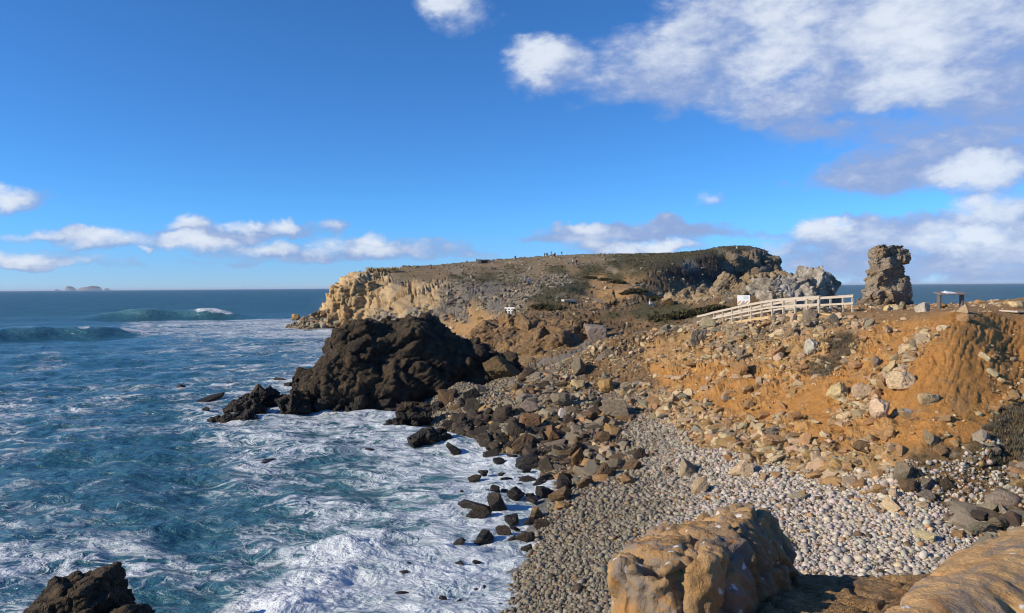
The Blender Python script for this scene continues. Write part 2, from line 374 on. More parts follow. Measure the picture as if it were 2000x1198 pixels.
# ground cover survey: what the ground is made of, by sight line, except D: shade painted on the headland's right cliff
CLS = {'O': (.46, .222, .062), 'o': (.43, .255, .105), 'G': (.245, .208, .16), 'g': (.16, .145, .12), 'V': (.085, .075, .035), 'B': (.21, .135, .065),
       'D': (.045, .036, .028), 'P': (.19, .185, .175), 'C': (.48, .345, .185), 'T': (.34, .20, .085), 'A': (.125, .088, .052), 'b': (.19, .122, .062), 'h': (.30, .225, .145), 'p': (.265, .188, .098)}
CM = """C 650 560 665 600 700 600 690 560 720 560 745 570 660 630 700 640 740 545 765 560 790 560 820 565 760 585 800 585 770 610 850 560 830 590
G 870 570 880 590 900 590 840 620 800 615 950 590 900 560 1000 580 860 630 900 620 760 620 1040 560 1090 545 640 640 600 630 1070 550 1010 600 740 640
g 780 550 930 575 960 560 880 600 980 600
V 900 548 950 545 1000 540 1100 575 1060 580 1060 560 1150 525 1200 515 1300 500 1250 510 1350 498 1420 494 1130 560 1200 545 1000 525 1090 530 1240 535
p 860 530 920 525 1000 515 1060 510 1150 512 1100 512 780 540 830 540 970 512 800 530 1120 520 1180 505 1050 535 1000 530 880 522 940 518 820 527 1080 507
o 1180 570 1200 560 1220 550 1240 540 1160 580 1190 585 1170 555 1210 575
b 1250 560 1280 550 1270 575 1300 560 1240 590 1330 560 1220 592 1300 590
D 1400 540 1450 530 1350 540 1500 525 1420 560 1480 540 1330 530 1380 515
g 1440 515 1500 515 1350 520 1480 520
o 870 640 900 640 940 640 960 650 900 630 930 610
B 1000 650 1050 660 1100 660 960 680 1020 690 1080 690 1130 660 1020 640 1100 690 980 640 1150 640 1120 640
o 1050 650 1120 670 1150 660 1080 650 1050 680
b 1050 605 1080 605 1110 605 1020 620 1100 620 1130 600
V 1280 610 1300 600 1250 610 1340 610 1300 620 1200 620 1320 600 1080 595
b 1230 630 1280 640 1330 640 1200 630 1180 610 1160 615 1260 650
G 1340 580 1370 580 1420 575 1450 570 1500 560 1550 555 1600 560 1550 580 1600 580 1570 565
B 1400 590 1470 575 1430 600 1360 590
b 1480 590 1440 580 1510 570
T 1650 605 1680 610 1730 612 1780 610 1850 605 1900 598 1950 595 1990 592 1640 610 1700 608 1900 605 1960 605 2000 605 1800 604
h 1400 640 1450 650 1420 630 1500 650 1550 640 1600 640 1480 630 1530 660 1450 680 1400 665 1560 625 1600 625 1650 625 1680 630 1360 640
A 1645 665 1630 690 1605 715
o 1350 660 1380 690 1330 690 1500 690 1540 680 1560 700 1590 690 1620 650 1300 700 1280 690
O 1350 720 1400 730 1450 740 1500 740 1550 740 1320 740 1300 730 1380 760 1430 780 1480 780 1530 790 1580 770 1600 800 1550 820 1500 820 1450 800 1620 840 1650 800 1600 850
O 1700 680 1750 660 1800 640 1850 640 1880 700 1820 700 1780 720 1740 700 1700 720 1850 760 1800 780 1750 790 1700 830 1760 840 1680 850 1850 800 1900 740 1900 790 1660 730 1640 745 1690 660 1740 640 1960 660 1990 640 1990 690 1940 700 1960 740 1990 760 1930 620 1860 620
b 1200 700 1180 720 1150 700 1230 720 1250 690 1220 680 1260 740 1160 740 1120 720
g 1100 700 1070 710 1130 690 1050 720 1040 745 1020 760 1080 740 1150 670
G 1100 760 1150 770 1000 775 1050 770 1200 780 1250 790 1130 790
P 950 745 900 750 1000 745 930 760 880 760 960 760
b 1100 830 1050 850 1150 850 1000 830 950 830 1080 880 1180 880 1120 920 1200 840 1150 810
P 1250 850 1300 850 1250 920 1200 960 1150 1000 1100 1050 1100 1150 1000 1190 1200 1050 1300 960 1300 1050 1400 920 1400 1000 1500 950 1550 1000 1600 1050 1650 1100 1700 1000 1750 1050 1800 1000 1600 960 1700 960 1500 1100 1850 1050 1100 980 1050 1150
o 1330 820 1380 850 1430 860 1480 880 1550 880 1600 895 1650 890 1700 890 1300 800
A 1955 830 1975 865 1985 900 1940 895 1990 835
O 1900 800 1905 830 1880 850 1930 790 1965 780 1990 775 1900 860 1925 820
b 1920 880 1990 930 1900 895
B 1850 900 1870 930 1900 940 1950 930 1980 960 1900 980 1850 980 1820 930
b 1970 1000 1990 1030 1930 1010 1880 1010"""
cmp_, cmc = [], []
for ln in CM.split('\n'):
    a = ln.split(); v = list(map(float, a[1:]))
    for k in range(0, len(v), 2): cmp_.append((v[k], v[k + 1])); cmc.append(a[0])
cmp_ = np.array(cmp_); cmk = sorted(CLS); cmi = np.array([cmk.index(c) for c in cmc])
SX, SY = 4.0, 3.0
gx, gy = np.meshgrid(np.arange(520, 2100, SX), np.arange(480, 1240, SY), indexing='ij')
q = np.stack([gx.ravel(), gy.ravel()], 1)
CW = np.zeros((len(q), len(cmk)))
for k in range(0, len(q), 20000):
    d = ((q[k:k + 20000, None] - cmp_[None]) * np.array([1, 1.5])); d = (d ** 2).sum(2) + 30
    w = d ** -2.6
    for c in range(len(cmk)): CW[k:k + 20000, c] = w[:, cmi == c].sum(1)
CW /= CW.sum(1, keepdims=True); CW = CW.reshape(gx.shape + (len(cmk),))
def classes(P, jit=1.0):
    px, py, d = project(P)
    j = 14 * jit
    n1 = fbm(P * np.array([.16, .16, .3]), 4); n2 = fbm(P * np.array([.16, .16, .3]) + 31, 4)
    px = px + n1 * j * 2; py = py + n2 * j
    return np.stack([bil(CW[..., c], (px - 520) / SX, (py - 480) / SY) for c in range(len(cmk))], 1)

def resample(ts, zf, Ya, Yb, rows, nfine, flat):
    """per column: rows spread evenly over how much of the ground's profile is seen"""
    Lf = np.linspace(math.log(Ya), math.log(Yb), nfine); Yf = np.exp(Lf)
    T, YY = np.meshgrid(ts, Yf, indexing='ij')
    Zf = zf(T.ravel(), YY.ravel()).reshape(T.shape)
    dz = np.diff(Zf, axis=1) / YY[:, 1:]; dl = np.diff(Lf)[None] * (flat[0] + np.minimum(flat[1], flat[2] / YY[:, 1:]))
    s = np.concatenate([np.zeros((len(ts), 1)), np.cumsum(np.sqrt(dz ** 2 + dl ** 2), 1)], 1)
    out = np.empty((len(ts), rows))
    for i in range(len(ts)):
        out[i] = np.interp(np.linspace(0, s[i, -1], rows), s[i], Lf)
    k = np.ones(9) / 9                                    # keep neighbouring columns in step
    pad = np.pad(out, ((4, 4), (0, 0)), 'edge'); out = sum(pad[i:i + len(ts)] * k[i] for i in range(9))
    return np.exp(out)
def grid_faces(nc, nr):
    i = np.arange(nc - 1)[:, None] * nr + np.arange(nr - 1)[None]
    return np.stack([i, i + nr, i + nr + 1, i + 1], -1).reshape(-1, 4)
def grid_normals(P):
    a = np.gradient(P, axis=0); b = np.gradient(P, axis=1); n_ = np.cross(a, b); return n_ / (np.linalg.norm(n_, axis=2, keepdims=True) + 1e-9)

NC, NR = 1060, 1150
ts = np.linspace(-.31, .745, NC)
Yg = resample(ts, zlook, 3.0, 425, NR, 1500, (.10, .9, 10.0))
Tg = np.repeat(ts[:, None], NR, 1)
Pg = np.stack([Tg * Yg, Yg, zlook(Tg.ravel(), Yg.ravel()).reshape(Yg.shape)], 2)
Pg[..., 2] = np.where(Yg < 19.5, np.minimum(Pg[..., 2], 9.9 - Yg * .45 - .12 * (19.5 - Yg)), Pg[..., 2])
Ng = grid_normals(Pg); Ng *= np.sign(Ng[..., 2:3] + 1e-6)
Pf = Pg.reshape(-1, 3); Nf = Ng.reshape(-1, 3); Yf_ = Pf[:, 1]
CWv = classes(Pf)
wt = lambda s: sum(CWv[:, cmk.index(c)] for c in s)
slope = 1 - Nf[:, 2]
fs = np.where(Yf_ < 74, .9, np.where(Yf_ < 132, 1.4, 2.4))                             # size of the broken rock grows on the big far cliffs
# displacement along the normal
q1 = Pf / (2.6 * fs[:, None]); Fa, Fb, Fi = worley(q1 + .25 * fbm(q1 * 2, 2)[:, None])
block = (Fb - Fa); chunk = (Fi - .5)
big = fbm(Pf / (6.0 * fs[:, None]), 4)
fine = fbm(Pf / (.9 * fs[:, None]), 4, ridge=True)
strata = fbm(np.stack([Pf[:, 0] * .05, Pf[:, 1] * .05, (Pf[:, 2] + .25 * Pf[:, 0]) * .9 + big * 1.2], 1), 3)
rocky = wt('GgBDCbh') ; soil = wt('OoT'); steep = sstep(.12, .5, slope)
disp = rocky * fs * (.28 * big + .30 * sstep(0, .25, block) * (.35 + chunk) * (.25 + .75 * steep) - .12 * (block < .06) + .07 * fine) + steep * rocky * fs * .45 * strata
disp += wt('C') * fs * (.35 * strata + .30 * sstep(0, .2, block) * chunk - .28 * (1 - sstep(0, .14, block)))
disp += wt('V') * fs * (.12 * big + .12 * fine) + wt('A') * (.12 * big + .10 * fine)
# soil: broken, lumpy bank and a smooth rilled mound
vpx, vpy, _ = project(Pf); nearv = sstep(74, 70, Yf_)
mnd = sstep(1700, 1765, vpx + (vpy - 700) * .45) * sstep(2075, 2040, vpx) * sstep(606, 616, vpy) * sstep(805, 775, vpy) * nearv
q2 = Pf * np.array([1.0, 1.0, 1.5]) / .95; q2 = q2 + .45 * np.stack([pn(q2 * .8 + 3), pn(q2 * .8 + 13), pn(q2 * .8 + 23)], 1); Ga, Gb, Gi = worley(q2)
q3 = Pf / .36; q3 = q3 + .4 * np.stack([pn(q3 * .8 + 3), pn(q3 * .8 + 13), pn(q3 * .8 + 23)], 1); Ha, Hb, Hi = worley(q3)
lump_a = sstep(0, .22, Gb - Ga) * (Gi - .35); lump_b = sstep(0, .22, Hb - Ha) * (Hi - .35)
rub = sstep(.02, .12, slope) * nearv * (1 - mnd) * sstep(-.25, .15, fbm(Pf * .28 + 41, 3))
mound = wt('O')
rp = np.stack([(Pf[:, 0] - .85 * Pf[:, 1] + .5 * fbm(Pf * .5, 3) + .12 * fbm(Pf * 2.2, 2)) * .95, Pf[:, 2] * .10, Pf[:, 1] * .05], 1)
rill = 1 - np.abs(pn(rp)) * 8.5; rill = np.clip(rill, 0, 1) * sstep(-.1, .2, fbm(Pf * .3 + 9, 2)) * sstep(8.5, 7.6, Pf[:, 2])
rill2 = np.clip(1 - np.abs(pn(rp * np.array([2.7, 1.6, 1.0]) + 7)) * 3.5, 0, 1)
disp += soil * (.10 * big + .05 * fine) + (wt('Oo') * .9 + wt('Gh') * .6 + wt('b') * .9) * rub * (.62 * lump_a + .30 * lump_b) + mnd * (-.12 * rill - .05 * rill2 + .05 * lump_b * sstep(.1, .3, fbm(Pf * .5, 2)))
disp += wt('P') * .06 * big
path = wt('T') * sstep(.12, .03, slope); disp *= (1 - .8 * path)
disp *= sstep(9, 18, Yf_)
Pd = Pf + Nf * disp[:, None]
basecol = CWv @ np.array([CLS[c] for c in cmk])
# local variety: grey stones and pale grit strewn through the soil, browner seams in the rock
gr = sstep(.12, .4, fbm(Pf * np.array([.9, .9, 1.4]) + 3, 4))[:, None]
rc = (rub * np.clip(lump_a + .12, 0, .5) * 2 * wt('Oo'))[:, None]; basecol = basecol * (1 - .55 * rc) + np.array([.50, .33, .15]) * .55 * rc
basecol = basecol * (1 - .3 * gr * soil[:, None]) + np.array([.30, .21, .11]) * .3 * gr * soil[:, None]
basecol *= (1 + .5 * (chunk * rocky))[:, None]
br = sstep(.05, .35, fbm(Pf * .3 / fs[:, None] + 13, 4))[:, None] * rocky[:, None] * .45
basecol = basecol * (1 - br) + basecol * br * np.array([1.15, .85, .55])
cst = wt('C')[:, None]; stn = sstep(.0, .35, fbm(Pf * np.array([.28, .28, .07]) + 91, 4))[:, None] * cst; stn2 = sstep(.1, .35, fbm(Pf * np.array([.4, .4, .2]) + 131, 4))[:, None] * cst
basecol = basecol * (1 - .6 * stn) + np.array([.32, .20, .085]) * .6 * stn; basecol = basecol * (1 - .55 * stn2) + np.array([.20, .17, .135]) * .55 * stn2
far2 = sstep(128, 140, Yf_) * wt('poVG') * sstep(.25, .05, slope)
st1 = sstep(.0, .3, fbm(Pf * np.array([.07, .028, .1]) + 51, 4)) * far2; st2 = sstep(.12, .3, fbm(Pf * np.array([.16, .05, .2]) + 71, 5)) * far2
basecol = basecol * (1 - .65 * st1[:, None]) + np.array([.105, .092, .045]) * .65 * st1[:, None]
basecol = basecol * (1 - .6 * st2[:, None]) + np.array([.36, .29, .19]) * .6 * st2[:, None]
basecol = np.clip(basecol, .008, .8)
Pgrid = Pd.reshape(NC, NR, 3)
# sight-line lookup on the finished ground
_px, _py, _d = project(Pd); _px = _px.reshape(NC, NR); _py = _py.reshape(NC, NR)
colpx = _px[:, NR // 3]
def ground(px, py):
    """first ground point met along a sight line; None when the line goes out to sea or sky"""
    i = int(np.clip(round((px - colpx[0]) / (colpx[-1] - colpx[0]) * (NC - 1)), 0, NC - 1)); hit = None
    for _ in range(4):
        k = np.nonzero((_py[i] <= py) & (Pgrid[i, :, 1] > 8))[0]
        if len(k) == 0: return None
        hit = Pgrid[i, k[0]].copy(); st = int(round((px - _px[i, k[0]]) / 1.44))
        if st == 0: break
        i = int(np.clip(i + st, 0, NC - 1))
    return None if hit[2] < .02 else hit
def zat(x, y):
    ti = (x / y - ts[0]) / (ts[1] - ts[0]); i = int(np.clip(round(ti), 0, NC - 1))
    return float(np.interp(y, Pgrid[i, :, 1], Pgrid[i, :, 2]))
mt_ground, t, b = material("weathered_ground")
P = t.node('ShaderNodeNewGeometry').outputs['Position']
n1 = t.noise(P, .55, 7, .65, .3); n2 = t.noise(P, 3.2, 7, .68, .3); n3 = t.noise(P, 13.0, 5, .65)
f = t.m('MULTIPLY', t.m('MULTIPLY_ADD', n1, .9, .55), t.m('MULTIPLY', t.m('MULTIPLY_ADD', n2, 1.1, .45), t.m('MULTIPLY_ADD', n3, .7, .65)))
c = t.vm('SCALE', t.attr('Col', 'Color')); t.l.new(f, c.node.inputs['Scale'])
pal = t.m('MULTIPLY', t.step(t.noise(P, 1.4, 6, .7), .56, .68), t.attr('stony'))
c = t.mix(t.m('MULTIPLY', pal, .55), c, (.40, .33, .23))
t.l.new(c, b.inputs['Base Color']); b.inputs['Roughness'].default_value = .95; b.inputs['Specular IOR Level'].default_value = .2
h = t.m('ADD', t.m('MULTIPLY', n2, 1.0), t.m('ADD', t.m('MULTIPLY', n3, .45), t.m('MULTIPLY', t.noise(P, .9, 5, .6), .8)))
t.l.new(t.bump(h, .22), b.inputs['Normal'])
fall = grid_faces(NC, NR); fy = Pd[fall[:, 0], 1]
keepz = (Pd[fall, 2].max(1) > -2.2)
for nm, msk in (("hillside", fy < 78), ("headland", fy >= 78)):
    fc = fall[msk & keepz]; used = np.unique(fc); mp = np.zeros(len(Pd), np.int32); mp[used] = np.arange(len(used))
    me = mesh_np(nm, Pd[used], mp[fc], Col=basecol[used], stony=np.clip(rocky + .5 * soil, 0, 1)[used])
    tag(link(nm, me, mt_ground), kind='structure')
print("terrain", time.time() - T0)

# ------------------------------------------------------------------ ROCK MASSES
def main_body(V, Fc):
    lab = np.arange(len(V)); E = np.concatenate([Fc[:, [0, 1]], Fc[:, [1, 2]]])
    for _ in range(400):
        m_ = np.minimum(lab[E[:, 0]], lab[E[:, 1]]); new = lab.copy(); np.minimum.at(new, E[:, 0], m_); np.minimum.at(new, E[:, 1], m_); new = new[new]
        if (new == lab).all(): break
        lab = new
    ids, cnt = np.unique(lab, return_counts=True); kv = lab == ids[cnt.argmax()]; mp_ = np.cumsum(kv) - 1
    return V[kv], mp_[Fc[kv[Fc].all(1)]].astype(np.int32)
def jrot(g, ang):
    v = g.normal(size=3) * ang; return np.array(Matrix.Rotation(float(np.linalg.norm(v)), 3, Vector(v)))
def mass(name, chunks, voxel, seed, m, colr=None, extra=0, extra_r=(.2, .4), frame=(0, 0, 0), jit=.35, squash=(1, .85, .7), disp=.06, freq=1.2, crack=.12, cfreq=.9, strat=.0, jag=0.0, jfreq=1.3, label=None, cat=None, p=44, kind=None):
    """one continuous rock grown from overlapping jointed blocks; chunks = (px, py, depth, radius[, sx, sz])"""
    g = np.random.default_rng(seed); parts = []; cen = []
    FR = np.array(Matrix.Rotation(frame[2], 3, 'Z') @ Matrix.Rotation(frame[1], 3, 'Y') @ Matrix.Rotation(frame[0], 3, 'X'))
    for c in chunks:
        p0 = at(c[0], c[1], c[2]); r = c[3]; sx = c[4] if len(c) > 4 else 1; sz = c[5] if len(c) > 5 else 1
        cen.append((p0, r, sx, sz))
        V, Fc = rock(int(g.integers(1e6)), 5, 9, p, boxy=1, noise=.02)
        parts.append(((V * np.array(squash) * np.array([sx, 1, sz]) * 1.45) @ (FR @ jrot(g, jit)).T * r + p0, Fc))
    for k in range(extra):
        p0, r, sx, sz = cen[g.integers(len(cen))]; d = g.normal(size=3); d /= np.linalg.norm(d); d[1] = -abs(d[1]) if g.random() < .6 else d[1]
        V, Fc = rock(int(g.integers(1e6)), 4, 8, p, boxy=1, noise=.02); rr = g.uniform(*extra_r) * max(r, .5)
        parts.append(((V * np.array(squash) * g.uniform(.8, 1.6, 3)) @ (FR @ jrot(g, jit * 1.4)).T * rr * 1.3 + p0 + d * r * .82 * np.array([sx, 1, sz]), Fc))
    V, Fc = main_body(*remesh(*merge(parts), voxel))
    N = normals(V, Fc); o = seed * 3.7; L = (V - V.mean(0)) @ FR                  # coordinates along the bedding
    Lw = L + .35 / cfreq * np.stack([pn(L * cfreq * .9 + o), pn(L * cfreq * .9 + o + 9), pn(L * cfreq * .9 + o + 21)], 1)
    a, b_, i_ = worley(Lw * np.array([cfreq * .8, cfreq, cfreq * 1.35]) + o)
    d = disp * fbm(V * freq + o, 5) + crack * ((i_ - .5) * .9 - 1.1 * (1 - sstep(0, .13, b_ - a)))
    a, b_, i_ = worley(Lw * np.array([cfreq * 2.2, cfreq * 2.6, cfreq * 3.6]) + o + 40)
    d = d + crack * .4 * ((i_ - .5) * .9 - .9 * (1 - sstep(0, .15, b_ - a)))
    if strat: d = d + strat * fbm(np.stack([Lw[:, 2] * 2.4, L[:, 0] * .15, L[:, 1] * .15], 1) + o, 3, ridge=True)
    if jag: d = d + jag * (fbm(Lw * np.array([.7, 1, 1.6]) * jfreq + o, 5, gain=.6, ridge=True) - .15)
    V = V + N * d[:, None]
    og = np.array([V[:, 0].mean(), V[:, 1].mean(), V[:, 2].min()])
    C = colr(V, normals(V, Fc)) if colr else None
    o = link(name, mesh_np(name, V - og, Fc, **({'Col': C} if C is not None else {})), m, loc=og)
    tag(o, label, cat, kind=kind); return o
mt_stack = rock_material("dark_sea_rock", 'attr', bump=.16, scale=.8, var=.5, tint=(.13, .085, .04), tintamt=.5, wet=1.0)
mt_pale = rock_material("pale_cliff_rock", 'attr', bump=.10, scale=1.0, var=.4, tint=(.30, .22, .12), tintamt=.45)
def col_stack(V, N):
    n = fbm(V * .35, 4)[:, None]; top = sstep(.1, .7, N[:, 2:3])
    c = np.array([.034, .026, .019]) * (1 + .5 * n) + top * np.array([.022, .016, .008]) * (1 + n)  # sunlit tops put into the colour: upward faces a lighter brown
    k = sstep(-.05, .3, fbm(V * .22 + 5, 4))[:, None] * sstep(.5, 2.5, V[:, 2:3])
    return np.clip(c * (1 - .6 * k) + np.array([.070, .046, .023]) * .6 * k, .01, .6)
dark = [(700, 689, 66, 2.1), (688, 710, 65.6, 2.2), (702, 665, 66.3, 1.4), (730, 662, 67, 1.5), (745, 735, 66.5, 3.97), (765, 700, 67.5, 3.61), (712, 700, 66.5, 2.77), (800, 720, 67.5, 3.70), (850, 742, 67.5, 3.05), (905, 742, 68, 2.59), (952, 742, 68, 1.94), (985, 732, 69, 1.57),
        (692, 680, 66, 1.39), (716, 670, 67, 1.39), (748, 668, 68, 1.76), (790, 672, 68, 1.47), (818, 685, 68, 1.39), (845, 702, 68, 1.57), (668, 740, 64.5, 2.40), (650, 760, 62.5, 1.85), (640, 780, 61.5, 1.39),
        (690, 770, 62.5, 2.40), (735, 775, 63, 2.40), (780, 770, 63.5, 2.04), (820, 760, 64.5, 1.85), (860, 750, 66, 1.66), (625, 797, 60.8, 0.74), (655, 797, 60.8, 1.01), (700, 795, 61, 1.11), (745, 793, 61.3, 1.01), (680, 710, 65.5, 1.57),
        (684, 675, 65.8, 0.84), (703, 658, 66.8, 0.74), (733, 652, 67.3, 0.84), (765, 652, 68, 0.84), (800, 662, 68, 0.74), (838, 685, 68.5, 0.92), (870, 692, 69, 1.47), (905, 700, 70, 1.39), (935, 698, 72, 1.01), (880, 695, 73, 0.92)]
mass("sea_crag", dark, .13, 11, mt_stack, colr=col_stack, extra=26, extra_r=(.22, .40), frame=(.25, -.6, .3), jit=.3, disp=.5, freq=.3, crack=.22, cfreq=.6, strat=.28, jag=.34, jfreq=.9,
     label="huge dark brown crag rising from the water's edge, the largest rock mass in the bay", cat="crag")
def col_pillar(V, N):
    n = fbm(V * .8, 4)[:, None]
    c = np.array([.25, .205, .155]) * (1 + .5 * n); k = sstep(.0, .35, fbm(V * .5 + 9, 4))[:, None]
    c = c * (1 - .5 * k) + np.array([.26, .165, .08]) * .5 * k
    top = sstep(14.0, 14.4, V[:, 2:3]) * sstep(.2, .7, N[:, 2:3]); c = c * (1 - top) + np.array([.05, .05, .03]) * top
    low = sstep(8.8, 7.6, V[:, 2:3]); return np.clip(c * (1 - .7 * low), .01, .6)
DP = 74
pil = [(1733, 492, DP, 0.79, 1.7, .75), (1715, 496, DP, 0.67, 1.0, .9), (1755, 494, DP, 0.67, 1.0, .85), (1740, 512, DP, 0.96, 1.55, .8), (1761, 507, DP, 0.63, .9, 1.1), (1718, 515, DP, 0.72, 1.1, 1.0), (1728, 532, DP, 0.96, 1.35, .9),
       (1746, 530, DP, 0.75, 1.3, .9), (1710, 535, DP, 0.72, .8, 1.1), (1724, 550, DP, 0.92, 1.5, .9), (1744, 550, DP, 0.84, 1.3, .7), (1704, 556, DP, 0.59, .9, 1), (1750, 562, DP, 1.00, 1.15, 1.05), (1764, 552, DP, 0.52, .8, 1.1), (1727, 572, DP, 1.09, 1.5, .9),
       (1707, 578, DP, 0.92, 1.15, 1.1), (1744, 585, DP, 1.17, 1.4, .9), (1764, 582, DP, 0.63, 1, 1.3), (1713, 600, DP, 1.26, 1.25, 1), (1740, 605, DP, 1.42, 1.35, 1), (1761, 605, DP, 0.84, 1.0, 1.1), (1697, 595, DP, 0.63, 1, 1.2),
       (1735, 640, DP, 2.01, 1.2, 1.2), (1735, 690, DP, 2.26, 1.2, 1.3), (1735, 745, DP, 2.51, 1.2, 1.2)]
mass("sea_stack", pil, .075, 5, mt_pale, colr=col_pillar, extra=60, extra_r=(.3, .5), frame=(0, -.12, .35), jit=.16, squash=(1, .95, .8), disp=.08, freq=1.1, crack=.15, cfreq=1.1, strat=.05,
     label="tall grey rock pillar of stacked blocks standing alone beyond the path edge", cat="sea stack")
def col_butt(V, N):
    n = fbm(V * .6, 4)[:, None]; k = sstep(-.05, .25, fbm(V * .4 + 3, 4))[:, None]
    c = np.array([.40, .36, .30]) * (1 + .45 * n); return np.clip(c * (1 - .65 * k) + np.array([.10, .085, .06]) * .65 * k, .01, .7)
but = [(1528, 590, 92, 2.3, .75, 1.3), (1555, 580, 93, 2.4, .9, 1.2), (1585, 575, 93, 2.5, .9, 1.2), (1605, 580, 94, 1.8, .8, 1.4), (1532, 568, 92, 1.2), (1575, 556, 94, 1.2, 1.4, .8), (1600, 553, 94, .9), (1545, 553, 95, 1.0), (1610, 600, 94, 2.0), (1570, 610, 93, 2.6), (1620, 612, 95, 1.3),
       (1500, 575, 94, 1.6), (1475, 580, 95, 1.5), (1510, 600, 92, 2.0), (1560, 640, 93, 3.2, 1.6, 1), (1600, 640, 94, 3)]
mass("rock_buttress", but, .13, 21, mt_pale, colr=col_butt, extra=14, extra_r=(.25, .4), frame=(.1, .15, .4), jit=.35, squash=(.8, .8, 1), disp=.4, freq=.4, crack=.22, cfreq=.7, strat=.12,
     label="whitish grey rock buttress with dark clefts behind the wooden boardwalk", cat="rock outcrop")
mt_fg = rock_material("lichen_rock", 'attr', bump=.020, scale=3.2, var=.4, tint=(.36, .185, .06), tintamt=.5, lichen=.95, crackw=.05)
def col_fg(V, N):
    n = fbm(V * 1.6, 4)[:, None]; k = sstep(0, .3, fbm(V * 2.2 + 4, 4))[:, None]
    c = np.array([.33, .205, .09]) * (1 + .6 * n); return np.clip(c * (1 - .55 * k) + np.array([.17, .13, .095]) * .55 * k, .01, .7)
def hullmass(name, pts, voxel, seed, disp, freq, m, label, cat, soft=8, kind=None, cracks=(), tone=1.0):
    bm = bmesh.new(); 
    for p in pts: bm.verts.new(at(*p))
    r = bmesh.ops.convex_hull(bm, input=bm.verts); bmesh.ops.delete(bm, geom=[v for v in bm.verts if not v.link_faces], context='VERTS')
    bmesh.ops.triangulate(bm, faces=bm.faces); bmesh.ops.recalc_face_normals(bm, faces=bm.faces)
    bm.verts.ensure_lookup_table(); bm.verts.index_update()
    V = np.array([v.co[:] for v in bm.verts], np.float32); Fc = np.array([[v.index for v in f.verts] for f in bm.faces], np.int32); bm.free()
    V, Fc = remesh(V, Fc, voxel)
    E = np.concatenate([Fc[:, [0, 1]], Fc[:, [1, 2]], Fc[:, [2, 0]]])
    for _ in range(soft):                                        # weather the hull's edges round
        S = np.zeros_like(V); cnt = np.bincount(E[:, 0], minlength=len(V))
        for ax in range(3): S[:, ax] = np.bincount(E[:, 0], V[E[:, 1], ax], len(V))
        V = .3 * V + .7 * S / np.maximum(cnt, 1)[:, None]
    for a, b_, wd, dp in cracks:
        a = at(*a); b_ = at(*b_); ab = b_ - a; tt = np.clip(((V - a) @ ab) / (ab @ ab), 0, 1); dd = np.linalg.norm(V - (a + tt[:, None] * ab) + .05 * np.stack([pn(V * 4), pn(V * 4 + 9), pn(V * 4 + 5)], 1), axis=1)
        V = V - normals(V, Fc) * (dp * np.exp(-(dd / wd) ** 2))[:, None]
    N = normals(V, Fc); o = seed * 5.1
    aa, bb, ii = worley(V * freq[0] * 1.1 + o)
    V = V + N * (disp[1] * .38 * (fbm(V * 12 + o, 4, ridge=True) - .2) + disp[0] * fbm(V * freq[0] + o, 4) + disp[1] * (fbm(V * freq[1] + o, 5, ridge=True) - .25) - disp[1] * 1.2 * (1 - sstep(0, .16, bb - aa)))[:, None]
    og = np.array([V[:, 0].mean(), V[:, 1].mean(), V[:, 2].min()])
    me = mesh_np(name, V - og, Fc, Col=np.clip(col_fg(V, N) * tone, 0, .7)); o = link(name, me, m, loc=og); tag(o, label, cat, kind=kind); return o
hullmass("boulder", [(1197, 1090, 4.2), (1194, 1112, 3.9), (1250, 1052, 4.75), (1400, 1020, 5.0), (1448, 990, 5.1), (1485, 985, 5.1), (1515, 1020, 5.1), (1548, 1075, 4.9), (1556, 1118, 4.7), (1205, 1108, 3.75), (1300, 1112, 3.6), (1390, 1095, 3.65), (1435, 1085, 3.9),
          (1205, 1500, 3.6), (1450, 1500, 3.45), (1560, 1500, 4.5), (1250, 1500, 4.9), (1500, 1500, 5.2)], .016, 3, (.05, .045), (2.6, 7.0), mt_fg,
         "blocky lichen spotted brown boulder standing up in front of the pebble beach", "boulder", soft=7,
         cracks=(((1335, 1068, 4.2), (1340, 1105, 3.8), .025, .07), ((1340, 1120, 3.6), (1325, 1200, 3.5), .05, .07), ((1440, 1090, 3.9), (1420, 1220, 3.6), .08, .07), ((1260, 1110, 3.7), (1290, 1220, 3.6), .06, .05)))
hullmass("boulder", [(1715, 1190, 3.0), (1760, 1160, 3.3), (1812, 1122, 3.7), (1860, 1085, 4.0), (1925, 1055, 4.2), (2000, 1028, 4.3), (2150, 1000, 4.3), (2200, 1200, 3.2), (1700, 1215, 2.8), (1720, 1500, 2.5), (2200, 1500, 2.5), (2000, 1500, 4.6), (1820, 1400, 4.2), (1900, 1150, 3.2), (2050, 1120, 3.4), (1800, 1190, 2.9)],
         .0125, 8, (.045, .012), (1.5, 6.0), mt_fg, "smooth humped tan boulder with white lichen spots filling the bottom right corner", "boulder", soft=34, tone=1.4,
         cracks=(((1825, 1120, 3.6), (1920, 1160, 3.2), .03, .06), ((1920, 1160, 3.2), (2000, 1205, 3.0), .035, .07)))
hullmass("earth_ledge", [(1480, 1135, 4.7), (1560, 1128, 4.9), (1650, 1136, 4.9), (1720, 1136, 4.8), (1800, 1126, 4.7), (1900, 1126, 4.8), (1900, 1250, 3.2), (1500, 1260, 3.2), (1480, 1500, 3.2), (1900, 1500, 3.0), (1480, 1400, 5.0), (1900, 1400, 5.0)],
         .02, 14, (.03, .03), (3, 8), rock_material("cracked_earth", 'attr', bump=.03, scale=3.5, var=.45, tint=(.24, .12, .04), tintamt=.5), None, None, soft=5, kind='structure')
